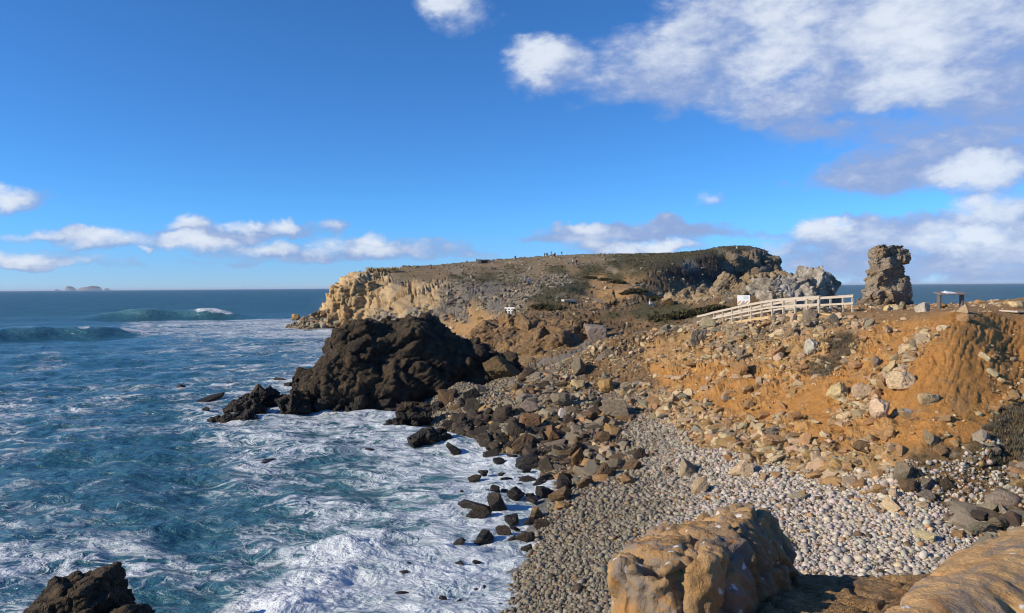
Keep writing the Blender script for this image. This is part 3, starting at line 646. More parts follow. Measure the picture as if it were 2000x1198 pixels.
mass("sea_rock", [(148, 1203, 20.3, .98, 1.0, 1.05), (138, 1168, 20.3, .52), (112, 1210, 19.9, .75), (178, 1196, 20.0, .6), (225, 1212, 19.7, .5, 1.5, .6)], .045, 31, mt_stack, colr=col_stack, extra=4, extra_r=(.25, .4), frame=(.1, -.5, .2), jit=.3, disp=.08, freq=1.4, crack=.08, cfreq=1.6, strat=.04,
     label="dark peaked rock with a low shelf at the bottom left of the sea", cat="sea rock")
print("masses", time.time() - T0)

# ------------------------------------------------------------------ BOULDERS, each a thing of its own
mt_boulder = rock_material("boulder_rock", 'obj', bump=.05, scale=1.6, var=.5, tint=(.20, .125, .06), tintamt=.3, wet=None)
mt_wet = rock_material("wet_boulder_rock", 'obj', bump=.05, scale=1.6, var=.5, tint=(.09, .06, .035), tintamt=.45, wet=.45)
ANG = [mesh_np("boulder", *rock(100 + k, 5, 14, 60, lo=.5, noise=.05, boxy=k % 2, jitter=.38, crack=.06)) for k in range(24)]
LOW = [mesh_np("boulder", *rock(300 + k, 5, 14, 30, lo=.5, noise=.12, crack=.09)) for k in range(5)]
BOX = [mesh_np("boulder", *rock(700 + k, 5, 7, 60, noise=.05, boxy=1, jitter=.17, crack=.05)) for k in range(4)]
RND = [mesh_np("boulder", *rock(200 + k, 3, 16, 12, lo=.8, noise=.04)) for k in range(6)]
for k, me in enumerate(ANG + LOW + RND + BOX):                    # wrap each shape to a unit box so sizes are true
    n_ = len(me.vertices); v = np.empty(n_ * 3, np.float32); me.vertices.foreach_get("co", v); v = v.reshape(-1, 3)
    v -= (v.max(0) + v.min(0)) / 2; v /= (v.max(0) - v.min(0)) / 2; me.vertices.foreach_set("co", v.ravel()); me.update()
BC = {'k': (.030, .026, .022), 'd': (.060, .046, .034), 'n': (.13, .085, .045), 'r': (.17, .10, .045), 'g': (.275, .233, .163), 'a': (.185, .155, .112), 'c': (.50, .375, .225), 't': (.37, .225, .10), 'w': (.46, .42, .35)}
SEAFOAM = []
rb = np.random.default_rng(91); boulder_spots = []
def boulder(px, py, w, h, c, label, group=None, name="boulder", cat="boulder", shape=None, sea=None, tilt=.25):
    """px, py: its middle; w, h: its size in the photo's pixels"""
    hy = 568 - .0075 * px; base = py + h * .42
    p = None if sea else ground(px, base)
    if p is None or p[2] < .1:
        d = H * F / max(base - hy, 30); p = at(px, base, d); p[2] = 0; wet = True
    else: d = p[1]; wet = c in 'kd' and p[2] < 2.5
    s = d / F; W_ = w * s / 2; H_ = h * s / 2
    pool = {'r': RND, 'l': LOW, 'b': BOX, None: ANG}[shape]; me = pool[rb.integers(len(pool))]
    if wet:
        if not me.materials or me.materials[0] != mt_wet:
            me2 = bpy.data.meshes.get(me.name + "_wet") or me.copy(); me2.name = me.name + "_wet" if not me.name.endswith("_wet") else me.name
            me2.materials.clear(); me2.materials.append(mt_wet); me = me2
    elif not me.materials: me.materials.append(mt_boulder)
    o = bpy.data.objects.new(name, me); COL.objects.link(o)
    dp = (W_ + H_) * .5 * rb.uniform(.8, 1.15)
    sunk = .25 if wet else .14
    o.scale = (W_ * 1.04, dp, H_ * (1.0 + sunk)); o.location = (p[0], p[1] + dp * .5, p[2] + H_ * (1 - sunk * 2))
    o.rotation_euler = (rb.uniform(-.15, .15), rb.uniform(-tilt, tilt), rb.uniform(-.3, .3) + (math.pi if rb.random() < .5 else 0))
    cc = np.array(BC[c]) * rb.uniform(.82, 1.2) * np.array([1, rb.uniform(.94, 1.04), rb.uniform(.86, 1.08)])
    o.color = (*np.clip(cc, 0, 1), 1)
    tag(o, label, cat, group)
    if p[2] < .3: SEAFOAM.append((p[0], p[1], W_ + .25))
    boulder_spots.append((p[0], p[1], W_))
    return o
S_ = dict(sea=True, name="sea_rock", cat="sea rock")
def crag_rock(px, py, w, h, c, label):
    """a sea-washed rock grown from a few jointed blocks"""
    hy = 568 - .0075 * px; d = H * F / (py + h * .45 - hy); g = np.random.default_rng(int(px * 7 + py)); s = d / F; ch = []
    n = max(3, int(w / h * 2.2))
    for k in range(n):
        u = (k + .5) / n * 2 - 1; top_ = 1 - abs(u - g.uniform(-.25, .25)) * .75
        r = h * .40 * s * (.75 + .4 * top_); ch.append((px + u * (w * .5 - h * .32), py + h * .5 - h * .46 * top_, d + g.uniform(-.2, .6) * h * s, r, g.uniform(.9, 1.3), g.uniform(.9, 1.15)))
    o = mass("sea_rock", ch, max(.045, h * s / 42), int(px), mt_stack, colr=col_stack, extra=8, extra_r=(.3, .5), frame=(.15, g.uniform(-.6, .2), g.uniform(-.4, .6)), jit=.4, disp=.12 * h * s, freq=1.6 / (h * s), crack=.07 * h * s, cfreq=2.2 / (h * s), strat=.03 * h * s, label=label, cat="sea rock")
    p = at(px, py + h * .45, d); SEAFOAM.append((p[0], p[1], w * s / 2 + .2)); boulder_spots.append((p[0], p[1], w * s / 2)); return o
for a in [
    (515, 772, 100, 50, 'k', "big humped black rock left of the crag, largest out in the water", None),
    (478, 790, 92, 30, 'k', "broad black rock joined to the front foot of the big humped rock", None),
    (455, 816, 106, 22, 'k', "long low black rock lying in front of the humped rock", 'l'), (487, 812, 42, 30, 'k', "short black lump on the right end of the long low rock", None),
    (577, 783, 58, 52, 'k', "pointed black rock between the humped rock and the crag", None), (608, 747, 62, 58, 'k', "steep black rock against the left foot of the crag", None),
    (435, 754, 38, 10, 'k', "flat black rock behind the humped rock, second from the left", 'l'), (408, 778, 52, 9, 'k', "thin black reef sliver awash left of the humped rock", 'l'),
    (399, 800, 20, 9, 'k', "tiny peaked rock left of the broad black rock", None), (353, 757, 22, 14, 'd', "lone brown rock farthest left in the open water", None),
    (512, 905, 46, 10, 'k', "thin dark reef breaking the surface alone in the middle of the bay", 'l'), (480, 914, 34, 7, 'k', "lower end of the thin reef in the middle of the bay", 'l'),
    (722, 882, 20, 12, 'd', "small squarish dark rock alone in front of the flat topped block", None), (552, 743, 40, 8, 'd', "flat rock awash behind the steep black rock", 'l'), (560, 754, 26, 14, 'k', "small dark rock touching the steep rock's left side", None),
    (843, 848, 90, 46, 'k', "large flat topped black block at the mouth of the cove", None), (770, 826, 38, 22, 'k', "dark wedge left of the flat topped black block", None), (813, 806, 58, 52, 'k', "upright black block behind the dark wedge", None),
    (886, 876, 26, 26, 'k', "small black stump at the right end of the flat topped block", None), (908, 836, 56, 34, 'k', "black slab right of the flat topped block", None), (862, 790, 44, 34, 'k', "black block between the cove pebbles and the water", None),
    (950, 846, 44, 30, 'k', "rounded black block right of the black slab", None), (764, 801, 26, 10, 'k', "flat dark rock in the water below the crag", 'l')]:
    (crag_rock(*a[:6]) if a[2] > 30 and a[3] > 18 else boulder(a[0], a[1], a[2], a[3], a[4], a[5], shape=a[6], **S_))
for a in [(925, 990, 60, 26, 'd', "long slanting brown slab in the surf, upper of a pair"), (936, 1004, 54, 25, 'n', "brown slab in the surf, lower of a pair"), (973, 984, 38, 34, 'd', "pyramid shaped dark rock right of the two surf slabs"),
          (1033, 902, 54, 28, 'k', "dark wedge rock pushing from the boulder field into the foam"), (959, 888, 33, 18, 'k', "slanted dark rock in foam below the black boulders"), (974, 901, 24, 12, 'k', "flat dark block just below the slanted rock"),
          (1032, 940, 34, 18, 'd', "brown peaked rock in foam left of the pale round stone"), (1007, 968, 34, 26, 'k', "black pyramid in foam right of the surf slabs"), (943, 1055, 44, 25, 'k', "smooth black double rock in the white surf"),
          (894, 1064, 28, 20, 'd', "rounded dark rock washed by surf left of the double rock"), (983, 1042, 32, 23, 'n', "brown block in the surf right of the double rock"), (1026, 1054, 38, 27, 'n', "tan brown boulder where surf meets the pebbles"),
          (1045, 1008, 30, 24, 't', "pale faced rock at the foam's edge"), (1057, 1028, 30, 27, 'n', "brown boulder standing behind the pale faced rock"), (1064, 963, 36, 25, 'k', "black boulder under the pale round stone"), (801, 1110, 21, 14, 'k', "small dark rock at the crest of the breaking surf")]:
    boulder(*a, **S_)
for x, y, w, h in [(943, 924, 18, 11), (926, 936, 25, 13), (1000, 894, 22, 9), (989, 939, 26, 13), (1017, 937, 16, 8), (979, 928, 16, 6), (960, 950, 24, 9), (969, 960, 25, 16), (955, 963, 14, 12), (988, 962, 20, 6), (902, 965, 13, 8),
                   (1036, 970, 18, 12), (1039, 979, 26, 9), (1000, 1017, 28, 18), (1034, 1021, 26, 11), (1006, 1036, 22, 8), (1000, 1057, 18, 12), (1050, 948, 20, 16), (788, 1124, 22, 9), (897, 1106, 24, 11), (931, 1102, 17, 8), (784, 1165, 28, 10),
                   (864, 1177, 20, 18), (896, 1182, 18, 11), (929, 1133, 16, 8), (947, 1158, 13, 16), (929, 1161, 18, 13), (1028, 1075, 22, 14), (1030, 920, 20, 9), (1018, 950, 16, 8), (957, 876, 18, 10), (975, 870, 24, 14), (940, 868, 20, 10)]:
    boulder(x, y, w, h, rb.choice(list('kddn')), "small dark rock in the white surf along the boulder shore", "small rocks in the surf", shape=rb.choice(['l', None]) or None, **S_)
for a in [
    (1061, 946, 15, 14, 'c', "cream coloured round stone sitting on black boulders at the foam", 'r'), (1094, 968, 46, 36, 'n', "big reddish brown boulder at the edge of the surf", None), (1098, 990, 34, 20, 't', "flat tan boulder before the reddish brown one", None),
    (920, 773, 32, 30, 'k', "upright black block at the head of the cove", None), (926, 795, 40, 33, 'k', "leaning smooth black block below the upright one", None), (941, 762, 26, 20, 'a', "grey block behind the upright black block", None),
    (875, 780, 40, 36, 'n', "craggy orange brown rock at the left of the cove pebbles", None), (984, 811, 46, 34, 'd', "broad dark boulder left of the leaning grey slab", None), (1034, 796, 36, 30, 'a', "slanted dark grey slab in the middle of the boulder field", None),
    (1008, 838, 40, 40, 'd', "dark boulder at the boulder field's waterside", None), (1022, 873, 50, 36, 'n', "ribbed brown rock at the water's edge", None), (985, 862, 34, 26, 'k', "black jagged rock left of the ribbed brown rock", None), (1078, 852, 28, 36, 'r', "upright reddish brown boulder amid dark ones", None),
    (1096, 784, 42, 26, 'a', "wide grey boulder below the brown cliff", None), (1147, 816, 46, 22, 'n', "long brown slab with a shaded face", None), (1207, 805, 56, 40, 'g', "big flat grey slab tilted to the left, longest in the boulder field", "b"),
    (1173, 828, 36, 24, 'a', "grey block below the big tilted slab", None), (1194, 838, 26, 16, 't', "orange topped stone below the grey block", None), (1177, 856, 34, 26, 'n', "cracked brown boulder below the orange topped stone", None),
    (1183, 887, 28, 20, 'c', "cream square boulder among brown ones", "b"), (1201, 874, 22, 16, 't', "tan rounded boulder above the cream square one", None), (1252, 888, 28, 26, 'k', "black faced wedge on the pale pebbles", None), (1128, 900, 28, 40, 'r', "tall reddish brown block in the lower boulder field", None),
    (1149, 908, 28, 25, 't', "tan leaning slab beside the tall reddish block", None), (1104, 890, 34, 18, 'n', "flat brown boulder left of the tall reddish block", None), (994, 792, 26, 18, 'g', "pale grey boulder amid black ones", None), (1097, 811, 16, 22, 'w', "pale upright split stone in the boulder field", None),
    (1144, 946, 32, 23, 'n', "brown boulder at the foot of the boulder field", None), (1116, 926, 28, 22, 'n', "brown boulder just above the big reddish one", None), (1179, 926, 36, 32, 'n', "large cracked brown boulder bordering the pebbles", None), (1227, 936, 30, 25, 't', "tan boulder on the pebbles, right of the cracked brown one", None),
    (1233, 912, 38, 25, 'n', "brown boulder above the tan one on the pebbles", None), (1185, 756, 32, 27, 't', "tan wedge with a sharp top at the foot of the orange bank", None), (1224, 764, 25, 26, 'g', "grey block right of the tan wedge", None), (1130, 756, 30, 18, 'c', "pale boulder left of the tan wedge", None),
    (985, 722, 74, 46, 'n', "huge tilted brown slab leaning at the back of the cove", None),
    (1165, 650, 40, 34, 'g', "big square grey block on the saddle below the path", "b"), (1132, 718, 30, 40, 'a', "tall dark grey boulder stuck in the bank", None), (1363, 660, 32, 34, 'g', "grey boulder embedded below the left end of the boardwalk", None), (1385, 634, 28, 26, 'g', "tapered grey boulder touching the boardwalk's left end", None),
    (1300, 641, 24, 13, 'g', "pale grey stone left of the boardwalk on the bank top", None), (1190, 690, 22, 20, 'a', "grey stone in the shaded hollow of the bank", None), (1311, 785, 24, 25, 'c', "cream boulder at the bottom of the orange bank", None), (1345, 770, 18, 16, 'c', "small cream boulder above and right of the cream one at the bank's bottom", None),
    (1583, 620, 26, 22, 'a', "rounded grey boulder under the boardwalk's right part", None), (1630, 624, 26, 23, 'a', "grey ribbed boulder by the boardwalk's right end", None), (1547, 650, 26, 18, 'g', "grey boulder in the stony bank below the boardwalk", None), (1590, 680, 26, 30, 'w', "jagged whitish rock sticking up amid dark scrub", None),
    (1688, 770, 38, 36, 'c', "big cream boulder on the orange bank, left of the mound", None), (1642, 768, 32, 38, 'c', "cream boulder with a dark hollow left of the big cream one", None), (1765, 746, 42, 36, 'c', "double cream boulder at the foot of the rilled mound", None), (1743, 717, 19, 25, 'c', "cream egg shaped stone above the double boulder", None),
    (1714, 708, 16, 24, 'g', "upright pale stone amid gravel beside the mound", None), (1725, 805, 38, 36, 'c', "cream boulder lying lowest below the mound", None), (1517, 688, 30, 24, 't', "tan block in the middle of the stony bank", None), (1449, 722, 26, 38, 't', "leaning tan slab in the orange bank", None), (1462, 792, 24, 18, 't', "tan boulder low on the orange bank", None),
    (1816, 783, 40, 27, 'c', "cream pointed boulder resting on orange soil below the mound", None), (1775, 807, 34, 14, 'w', "row of flat whitish stone left of the pointed cream boulder", None), (1688, 876, 48, 27, 'n', "layered grey brown boulder with a deep shadow at the bank's foot", None), (1826, 857, 36, 27, 'g', "grey conical boulder near the scrub", None),
    (1838, 883, 26, 21, 't', "smooth tan boulder just below the grey conical one", None), (1766, 926, 32, 42, 'a', "tall grey brown boulder at the right edge of the pebbles", None), (1716, 928, 26, 20, 't', "tan boulder left of the tall grey brown one", None), (1814, 973, 36, 23, 'a', "smooth dark grey boulder on the pebbles' right border", None),
    (1852, 950, 28, 30, 'd', "dark boulder above the smooth dark grey one", None), (1812, 950, 30, 22, 'a', "tilted grey slab left of the dark boulder", None), (1970, 984, 72, 40, 'a', "large rounded grey boulder at the right edge of the picture", 'r'), (1972, 955, 19, 13, 'w', "white stone above the large rounded grey boulder", None),
    (1780, 953, 38, 25, 'n', "brown grey boulder under the tall one", None), (1890, 960, 22, 16, 'c', "pale stone between dark boulder and rounded boulder", None), (1912, 1036, 52, 22, 'a', "low rough grey rock above the right foreground boulder", 'l'), (1960, 1024, 60, 24, 'a', "rough grey rock under the large rounded boulder", 'l'),
    (1450, 919, 46, 36, 'c', "biggest cream boulder standing on the pebbles", None), (1368, 950, 36, 36, 'c', "cream slab tilted on the pebbles left of the biggest cream boulder", None), (1350, 916, 38, 33, 'g', "grey brown boulder on the upper pebbles", None), (1520, 870, 54, 28, 't', "orange tan boulder jutting from the bank's foot", None),
    (1807, 601, 23, 21, 'w', "whitish boulder on the path left of the information table", None), (1842, 596, 24, 15, 't', "tan stones behind the information table's left leg", None), (1887, 623, 26, 20, 't', "rounded tan boulder on top of the rilled mound", 'r'), (1747, 601, 20, 13, 'c', "pale stone at the pillar's foot on the path edge", None),
    (1766, 598, 14, 16, 'g', "upright grey stone right of the pale one by the pillar", None), (1915, 590, 18, 8, 't', "flat tan stone at the far edge of the path", None), (1990, 597, 34, 16, 'c', "pale boulder at the right edge of the path", None), (1733, 603, 12, 11, 'c', "small pale stone by the pillar's left foot", None), (1700, 606, 12, 7, 't', "small low stone on the path edge under the pillar", None),
    (1340, 577, 26, 22, 't', "rounded tan knob on the ridge left of the warning sign", None), (1305, 590, 26, 16, 't', "tan rock left of the rounded knob on the ridge", None), 
    (1320, 642, 18, 12, 'g', "grey stone in the shade beyond the bank top", None),
    (643, 619, 36, 18, 'n', "dark boulder leaning at the foot of the far cliff", None), (576, 619, 16, 14, 't', "biggest grey boulder at the tip of the far rock spit", None)]:
    boulder(a[0], a[1], a[2], a[3], a[4], a[5], shape=a[6])

# ------------------------------------------------------------------ RUBBLE AND PEBBLES (uncountable)
def scatter_mesh(name, protos, pos, size, cols, m, squash=(1, .8, .6), flat=.3, smooth=False):
    """many small stones in one mesh; protos: list of (V, F)"""
    n = len(pos); pick = rng.integers(0, len(protos), n); vs, fs, cs, off = [], [], [], 0
    ang = rng.uniform(0, 2 * math.pi, n); tl = rng.normal(0, flat, (n, 2))
    ca, sa = np.cos(ang), np.sin(ang); sc = rng.uniform(.75, 1.25, (n, 3)) * np.array(squash) * size[:, None]
    for k, (V, Fc) in enumerate(protos):
        ix = np.nonzero(pick == k)[0]
        if not len(ix): continue
        W_ = V[None] * sc[ix][:, None]
        y = W_[..., 1] - tl[ix, 0][:, None] * W_[..., 2]; z = W_[..., 2] + tl[ix, 0][:, None] * W_[..., 1]
        x = W_[..., 0] - tl[ix, 1][:, None] * z; z = z + tl[ix, 1][:, None] * W_[..., 0]
        X = x * ca[ix][:, None] - y * sa[ix][:, None]; Y = x * sa[ix][:, None] + y * ca[ix][:, None]
        G = np.stack([X, Y, z], -1) + pos[ix][:, None]
        vs.append(G.reshape(-1, 3)); nv = len(V)
        fs.append((Fc[None] + (np.arange(len(ix)) * nv)[:, None, None] + off).reshape(-1, 3)); off += nv * len(ix)
        cs.append(np.repeat(cols[ix], nv, 0))
    o = link(name, mesh_np(name, np.concatenate(vs), np.concatenate(fs), smooth, Col=np.concatenate(cs)), m)
    return tag(o, kind='stuff')
mt_rubble = rock_material("rubble_stone", 'attr', bump=.03, scale=2.5, var=.35, tint=(.25, .16, .08), tintamt=.25)
mt_pebble, t, b = material("pebble_stone")
P = t.node('ShaderNodeNewGeometry').outputs['Position']; n_ = t.noise(P, 14, 4, .6)
c = t.vm('SCALE', t.attr('Col', 'Color')); t.l.new(t.m('MULTIPLY_ADD', n_, .6, .7), c.node.inputs['Scale'])
t.l.new(c, b.inputs['Base Color']); b.inputs['Roughness'].default_value = .7; b.inputs['Specular IOR Level'].default_value = .3
R1 = [rock(500 + k, 2, 9, 60, lo=.45, noise=.05) for k in range(14)]
R2 = [rock(540 + k, 3, 11, 70, lo=.45, noise=.05, boxy=k % 2, jitter=.4) for k in range(14)]
PB = []
for k in range(14):
    V, Fc = ico(1); g = np.random.default_rng(600 + k); V = V * (1 + .16 * fbm(V * 1.1 + g.uniform(0, 40, 3), 2)[:, None]); PB.append((V.astype(np.float32), Fc))
# weights per ground cell
cell = np.linalg.norm(np.cross(Pgrid[1:, :-1] - Pgrid[:-1, :-1], Pgrid[:-1, 1:] - Pgrid[:-1, :-1]), axis=2)
cx = Pgrid[:-1, :-1].reshape(-1, 3); area = cell.ravel(); cpx, cpy, cd = project(cx)
ccw = CWv.reshape(NC, NR, -1)[:-1, :-1].reshape(-1, len(cmk)); cc_ = {k: ccw[:, cmk.index(k)] for k in cmk}
ok = (cx[:, 2] > .02) & (cpx > 480) & (cpx < 2090) & (cpy < 1230) & (cx[:, 1] > 16)
patch = sstep(-.15, .35, fbm(cx * np.array([.35, .35, .35]) + 77, 4))
near = cx[:, 1] < 74
# seen-ness of each cell: dropped where a nearer part of the same column stands higher in the picture
pyg = _py[:-1, :-1]; run = np.minimum.accumulate(np.where(Yg[:-1, :-1] > 16, pyg, 1e9), axis=1)
seen = (pyg <= run + 12).ravel()
streak = np.exp(-((cpx - (1850 - (cpy - 610) * .95)) / 26) ** 2) * (cpy > 640) * (cpy < 830)          # the stony gully beside the mound
shore = sstep(1060, 1000, cpx - .25 * (cpy - 900)) * (cpy > 820)
moundz = sstep(1700, 1760, cpx + (cpy - 700) * .45) * sstep(1960, 1900, cpx) * (cpy > 610) * (cpy < 800) * (1 - np.clip(streak * 1.6, 0, 1))
ccl_near = ok & near & seen
def draw(w, n):
    c = np.cumsum(w); i = np.searchsorted(c, rng.uniform(0, c[-1], n)); i = np.clip(i, 0, len(w) - 1)
    p = cx[i] + rng.normal(0, 1, (n, 3)) * np.sqrt(area[i])[:, None] * np.array([.4, .4, 0]); return i, p
def stone_cols(i, pal, k=.25):
    base = np.array([BC[c] for c in pal]); cl = base[rng.integers(0, len(base), len(i))]
    return np.clip(cl * rng.uniform(1 - k, 1 + k, (len(i), 1)) * rng.uniform(.93, 1.07, (len(i), 3)), .01, .8)
# 1. stones over the orange and grey bank
w = area * ccl_near * ((.9 * cc_['G'] + 1.3 * cc_['h']) * (.5 + patch) + .75 * cc_['o'] * (.3 + patch) + .42 * cc_['O'] * (.12 + 1.1 * patch) * (1 - moundz) + 1.1 * cc_['b'] * (.2 + patch) + .7 * cc_['g'] + .25 * cc_['A'] * patch + 2.2 * streak + .05 * cc_['T'] + .12 * cc_['B'] * patch) * (1 - .93 * moundz)
i, p = draw(w, 34000); sz = np.minimum(.026 * rng.pareto(1.6, len(i)) + .028, .34)
gw = (cc_['G'] + .55 * cc_['h'] + cc_['g'] + .6 * cc_['b'])[i][:, None]
cl = stone_cols(i, 'cctct'); cl = np.where(rng.random((len(i), 1)) < gw, stone_cols(i, 'ggatc'), cl); p[:, 2] += sz * rng.uniform(-.3, .2, len(i))
big = sz > .13
scatter_mesh("bank_rubble", R1, p[~big], sz[~big], cl[~big], mt_rubble); scatter_mesh("bank_stones", R2, p[big], sz[big], cl[big], mt_rubble)
# 2. boulder field: larger dark and brown stones heaped between the cove and the pebble beach
bf = np.clip(cc_['b'] * (cpy > 770) + cc_['g'] * (cpy > 735) * .7, 0, 1)
w = area * ccl_near * bf
i, p = draw(w, 6500); sz = np.minimum(.085 * rng.pareto(2.0, len(i)) + .07, .6)
lowm = sstep(1.5, .5, p[:, 2])[:, None] * sstep(1150, 1040, cpx[i])[:, None]
cl = np.where(rng.random((len(i), 1)) < lowm, stone_cols(i, 'kdd'), stone_cols(i, 'aagdngt')); p[:, 2] += sz * .05
scatter_mesh("boulder_rubble", R2, p, sz, cl, mt_rubble)
# 3. toe of the bank: pale broken stones
toe = np.exp(-((cx[:, 2] - 2.45) / .38) ** 2) * sstep(1180, 1300, cpx) * (1 - .75 * sstep(1600, 1700, cpx)) * (cc_['o'] + cc_['P'] + .5 * cc_['O'])
i, p = draw(area * ccl_near * toe, 3600); sz = np.minimum(.05 * rng.pareto(1.8, len(i)) + .05, .36); p[:, 2] += sz * .2
scatter_mesh("toe_rubble", R2, p, sz, stone_cols(i, 'ctcgt'), mt_rubble)
# 4. headland scree and cliff debris
scr = ok & (cx[:, 1] > 74) & seen
w = area * scr * (1.0 * cc_['G'] * (.15 + patch) + .2 * cc_['g'] * patch + .10 * cc_['p'] * patch + .10 * cc_['o'] * patch ** 2 + .02 * cc_['C'] + .03 * cc_['V'] * patch ** 3 + .55 * cc_['B'] * patch + .25 * cc_['b'] * patch)
i, p = draw(w, 24000); sz = np.minimum(.05 * rng.pareto(1.5, len(i)) + .06, .62) * np.where(cx[i, 1] > 132, 1.0, .6)
cl = np.where(rng.random((len(i), 1)) < (cc_['C'] + cc_['o'] + cc_['B'])[i][:, None], stone_cols(i, 'cctg'), stone_cols(i, 'ggaga')); p[:, 2] += sz * .0
scatter_mesh("scree", R1, p, sz, cl * .9, mt_rubble)
spit = ok & (cpx < 690) & (cx[:, 2] < 3.5) & (cx[:, 1] > 150)
i, p = draw(area * spit, 1500); sz = np.minimum(.22 * rng.pareto(2, len(i)) + .22, 1.3); p[:, 2] += sz * .3
scatter_mesh("spit_rocks", R2, p, sz, stone_cols(i, 'gatn'), mt_rubble)
# 5. pebbles
pb = np.clip(cc_['P'] * 1.25 + bf * .5 * (cpx > 1000) + .25 * cc_['b'] * (cpy > 960) + .25 * cc_['B'] * (cpy > 900), 0, 1) * (cpy > 735) * sstep(-.05, .12, cx[:, 2])
w = area * ccl_near * np.where(pb > .18, pb, 0)
i, p = draw(w, 120000)
far_ = sstep(26, 60, p[:, 1]); sz = (.033 + .019 * rng.gamma(1.6, 1, len(i))) * (1 + .25 * far_); sz = np.minimum(sz, .19)
p[:, 2] += sz * rng.uniform(-.1, .55, len(i))
tone = np.clip(.55 + .7 * fbm(p * np.array([.22, .22, .1]) + 5, 3) + .004 * (cpx[i] - 1330), 0, 1)[:, None]            # greyer and damper toward the sea
cl = stone_cols(i, 'gggaag', .22); cl = cl * (1 - tone) * np.array([.76, .78, .80]) + cl * tone * np.array([1.56, 1.63, 1.92])
tan_ = rng.random(len(i)) < .13; cl[tan_] = stone_cols(i[tan_], 'tcn') * (.55 + .45 * tone[tan_])
scatter_mesh("pebbles", PB, p, sz, np.clip(cl, .01, .75), mt_pebble, squash=(1, .78, .6), flat=.35, smooth=True)
print("stones", time.time() - T0)
# more boulders that can be told apart, heaped in the boulder field and along the bank
left = 300 - sum(1 for o in COL.objects if o.get('category') in ('boulder', 'sea rock'))
i, p = draw(area * ccl_near * bf * (cpx > 880), 900); k = 0
for j, q in zip(i, p):
    if k >= int(left * .62): break
    s_ = .22 + .15 * rb.pareto(2.2); s_ = min(s_, .7)
    if any((q[0] - a) ** 2 + (q[1] - b_) ** 2 < (.6 * (s_ + r_)) ** 2 for a, b_, r_ in boulder_spots): continue
    lowq = q[2] < 1.1 and cpx[j] < 1150
    sc = F / q[1]; boulder(cpx[j], cpy[j], 2 * s_ * sc, 1.5 * s_ * sc * rb.uniform(.6, 1), rb.choice(list('kddn')) if lowq else rb.choice(list('nagtnr')),
            "dark angular boulder in the heap of boulders at the waterline" if lowq else "grey or brown angular boulder in the boulder field below the bank", "dark boulders at the waterline" if lowq else "boulders in the boulder field"); k += 1
i, p = draw(area * ccl_near * (cc_['O'] * .5 + cc_['o'] + cc_['G'] + toe * .4 + streak * 2) * (1 - moundz), 900); k2 = 0
for j, q in zip(i, p):
    if k + k2 >= left: break
    s_ = min(.14 + .08 * rb.pareto(2.2), .40)
    if any((q[0] - a) ** 2 + (q[1] - b_) ** 2 < (.9 * (s_ + r_)) ** 2 for a, b_, r_ in boulder_spots): continue
    sc = F / q[1]; boulder(cpx[j], cpy[j], 2 * s_ * sc, 1.5 * s_ * sc * rb.uniform(.6, 1), rb.choice(list('ctgctt')), "pale or tan broken boulder embedded in the stony orange bank", "boulders embedded in the orange bank"); k2 += 1
print("boulders", time.time() - T0)

# ------------------------------------------------------------------ SCRUB: dry heath and grass
def tufts(name, pos, hgt, cols, blades, m, spread=.55, wide=.035):
    n = len(pos); N_ = n * blades; P0 = np.repeat(pos, blades, 0); hh = np.repeat(hgt, blades) * rng.uniform(.45, 1.1, N_); cc2 = np.repeat(cols, blades, 0) * rng.uniform(.6, 1.4, (N_, 1))
    an = rng.uniform(0, 2 * math.pi, N_); ln = rng.uniform(.15, 1.0, N_) * spread; r_ = np.sqrt(rng.uniform(0, 1, N_)) * hh * .7; a0 = rng.uniform(0, 2 * math.pi, N_)
    base = P0 + np.stack([np.cos(a0) * r_, np.sin(a0) * r_, -.03 + 0 * r_], 1)
    tip = base + np.stack([np.cos(an) * ln * hh, np.sin(an) * ln * hh, hh * (1 - .35 * ln)], 1); b2 = rng.uniform(0, math.pi, N_); wv_ = np.stack([np.cos(b2), np.sin(b2), .3 * np.cos(an)], 1) * (hh * wide * 2.2)[:, None]
    mid = (base + tip) / 2 + np.array([0, 0, .1]) * hh[:, None]
    V = np.stack([base - wv_ * .5, base + wv_ * .5, mid + wv_, mid - wv_, tip], 1).reshape(-1, 3); k = np.arange(N_)[:, None] * 5
    T = np.concatenate([k + np.array([[0, 1, 2]]), k + np.array([[0, 2, 3]]), k + np.array([[3, 2, 4]])])
    return mesh_np(name, V, T, False, Col=np.repeat(np.clip(cc2, .006, .6), 5, 0))
mt_scrub, t, b = material("dry_scrub"); t.l.new(t.attr('Col', 'Color'), b.inputs['Base Color']); b.inputs['Roughness'].default_value = .9; b.inputs['Specular IOR Level'].default_value = .15
SCC = np.array([(.075, .055, .035), (.10, .075, .045), (.055, .05, .035), (.13, .095, .05), (.09, .09, .07)])
i, p = draw(area * ccl_near * (cc_['A'] * (cpx > 1790) * (.25 + patch) + .10 * cc_['A'] * (cpx < 1790) * patch + .05 * cc_['B'] * (cpy > 880) * patch), 1700)
tag(link("scrub", tufts("scrub", p, rng.uniform(.10, .30, len(i)), SCC[rng.integers(0, 5, len(i))] * 1.5, 34, mt_scrub, wide=.016), mt_scrub), kind='stuff')
i, p = draw(area * ccl_near * (cc_['G'] * .5 + cc_['o'] * .3 + .3 * cc_['b']) * (1 - moundz) * (cpy < 780) * patch, 1500)
tag(link("dry_grass", tufts("dry_grass", p, rng.uniform(.06, .18, len(i)), SCC[rng.integers(0, 5, len(i))] * 1.7, 26, mt_scrub, wide=.016), mt_scrub), kind='stuff')
VGC = np.array([(.075, .07, .03), (.06, .055, .03), (.10, .085, .04), (.045, .045, .025)])
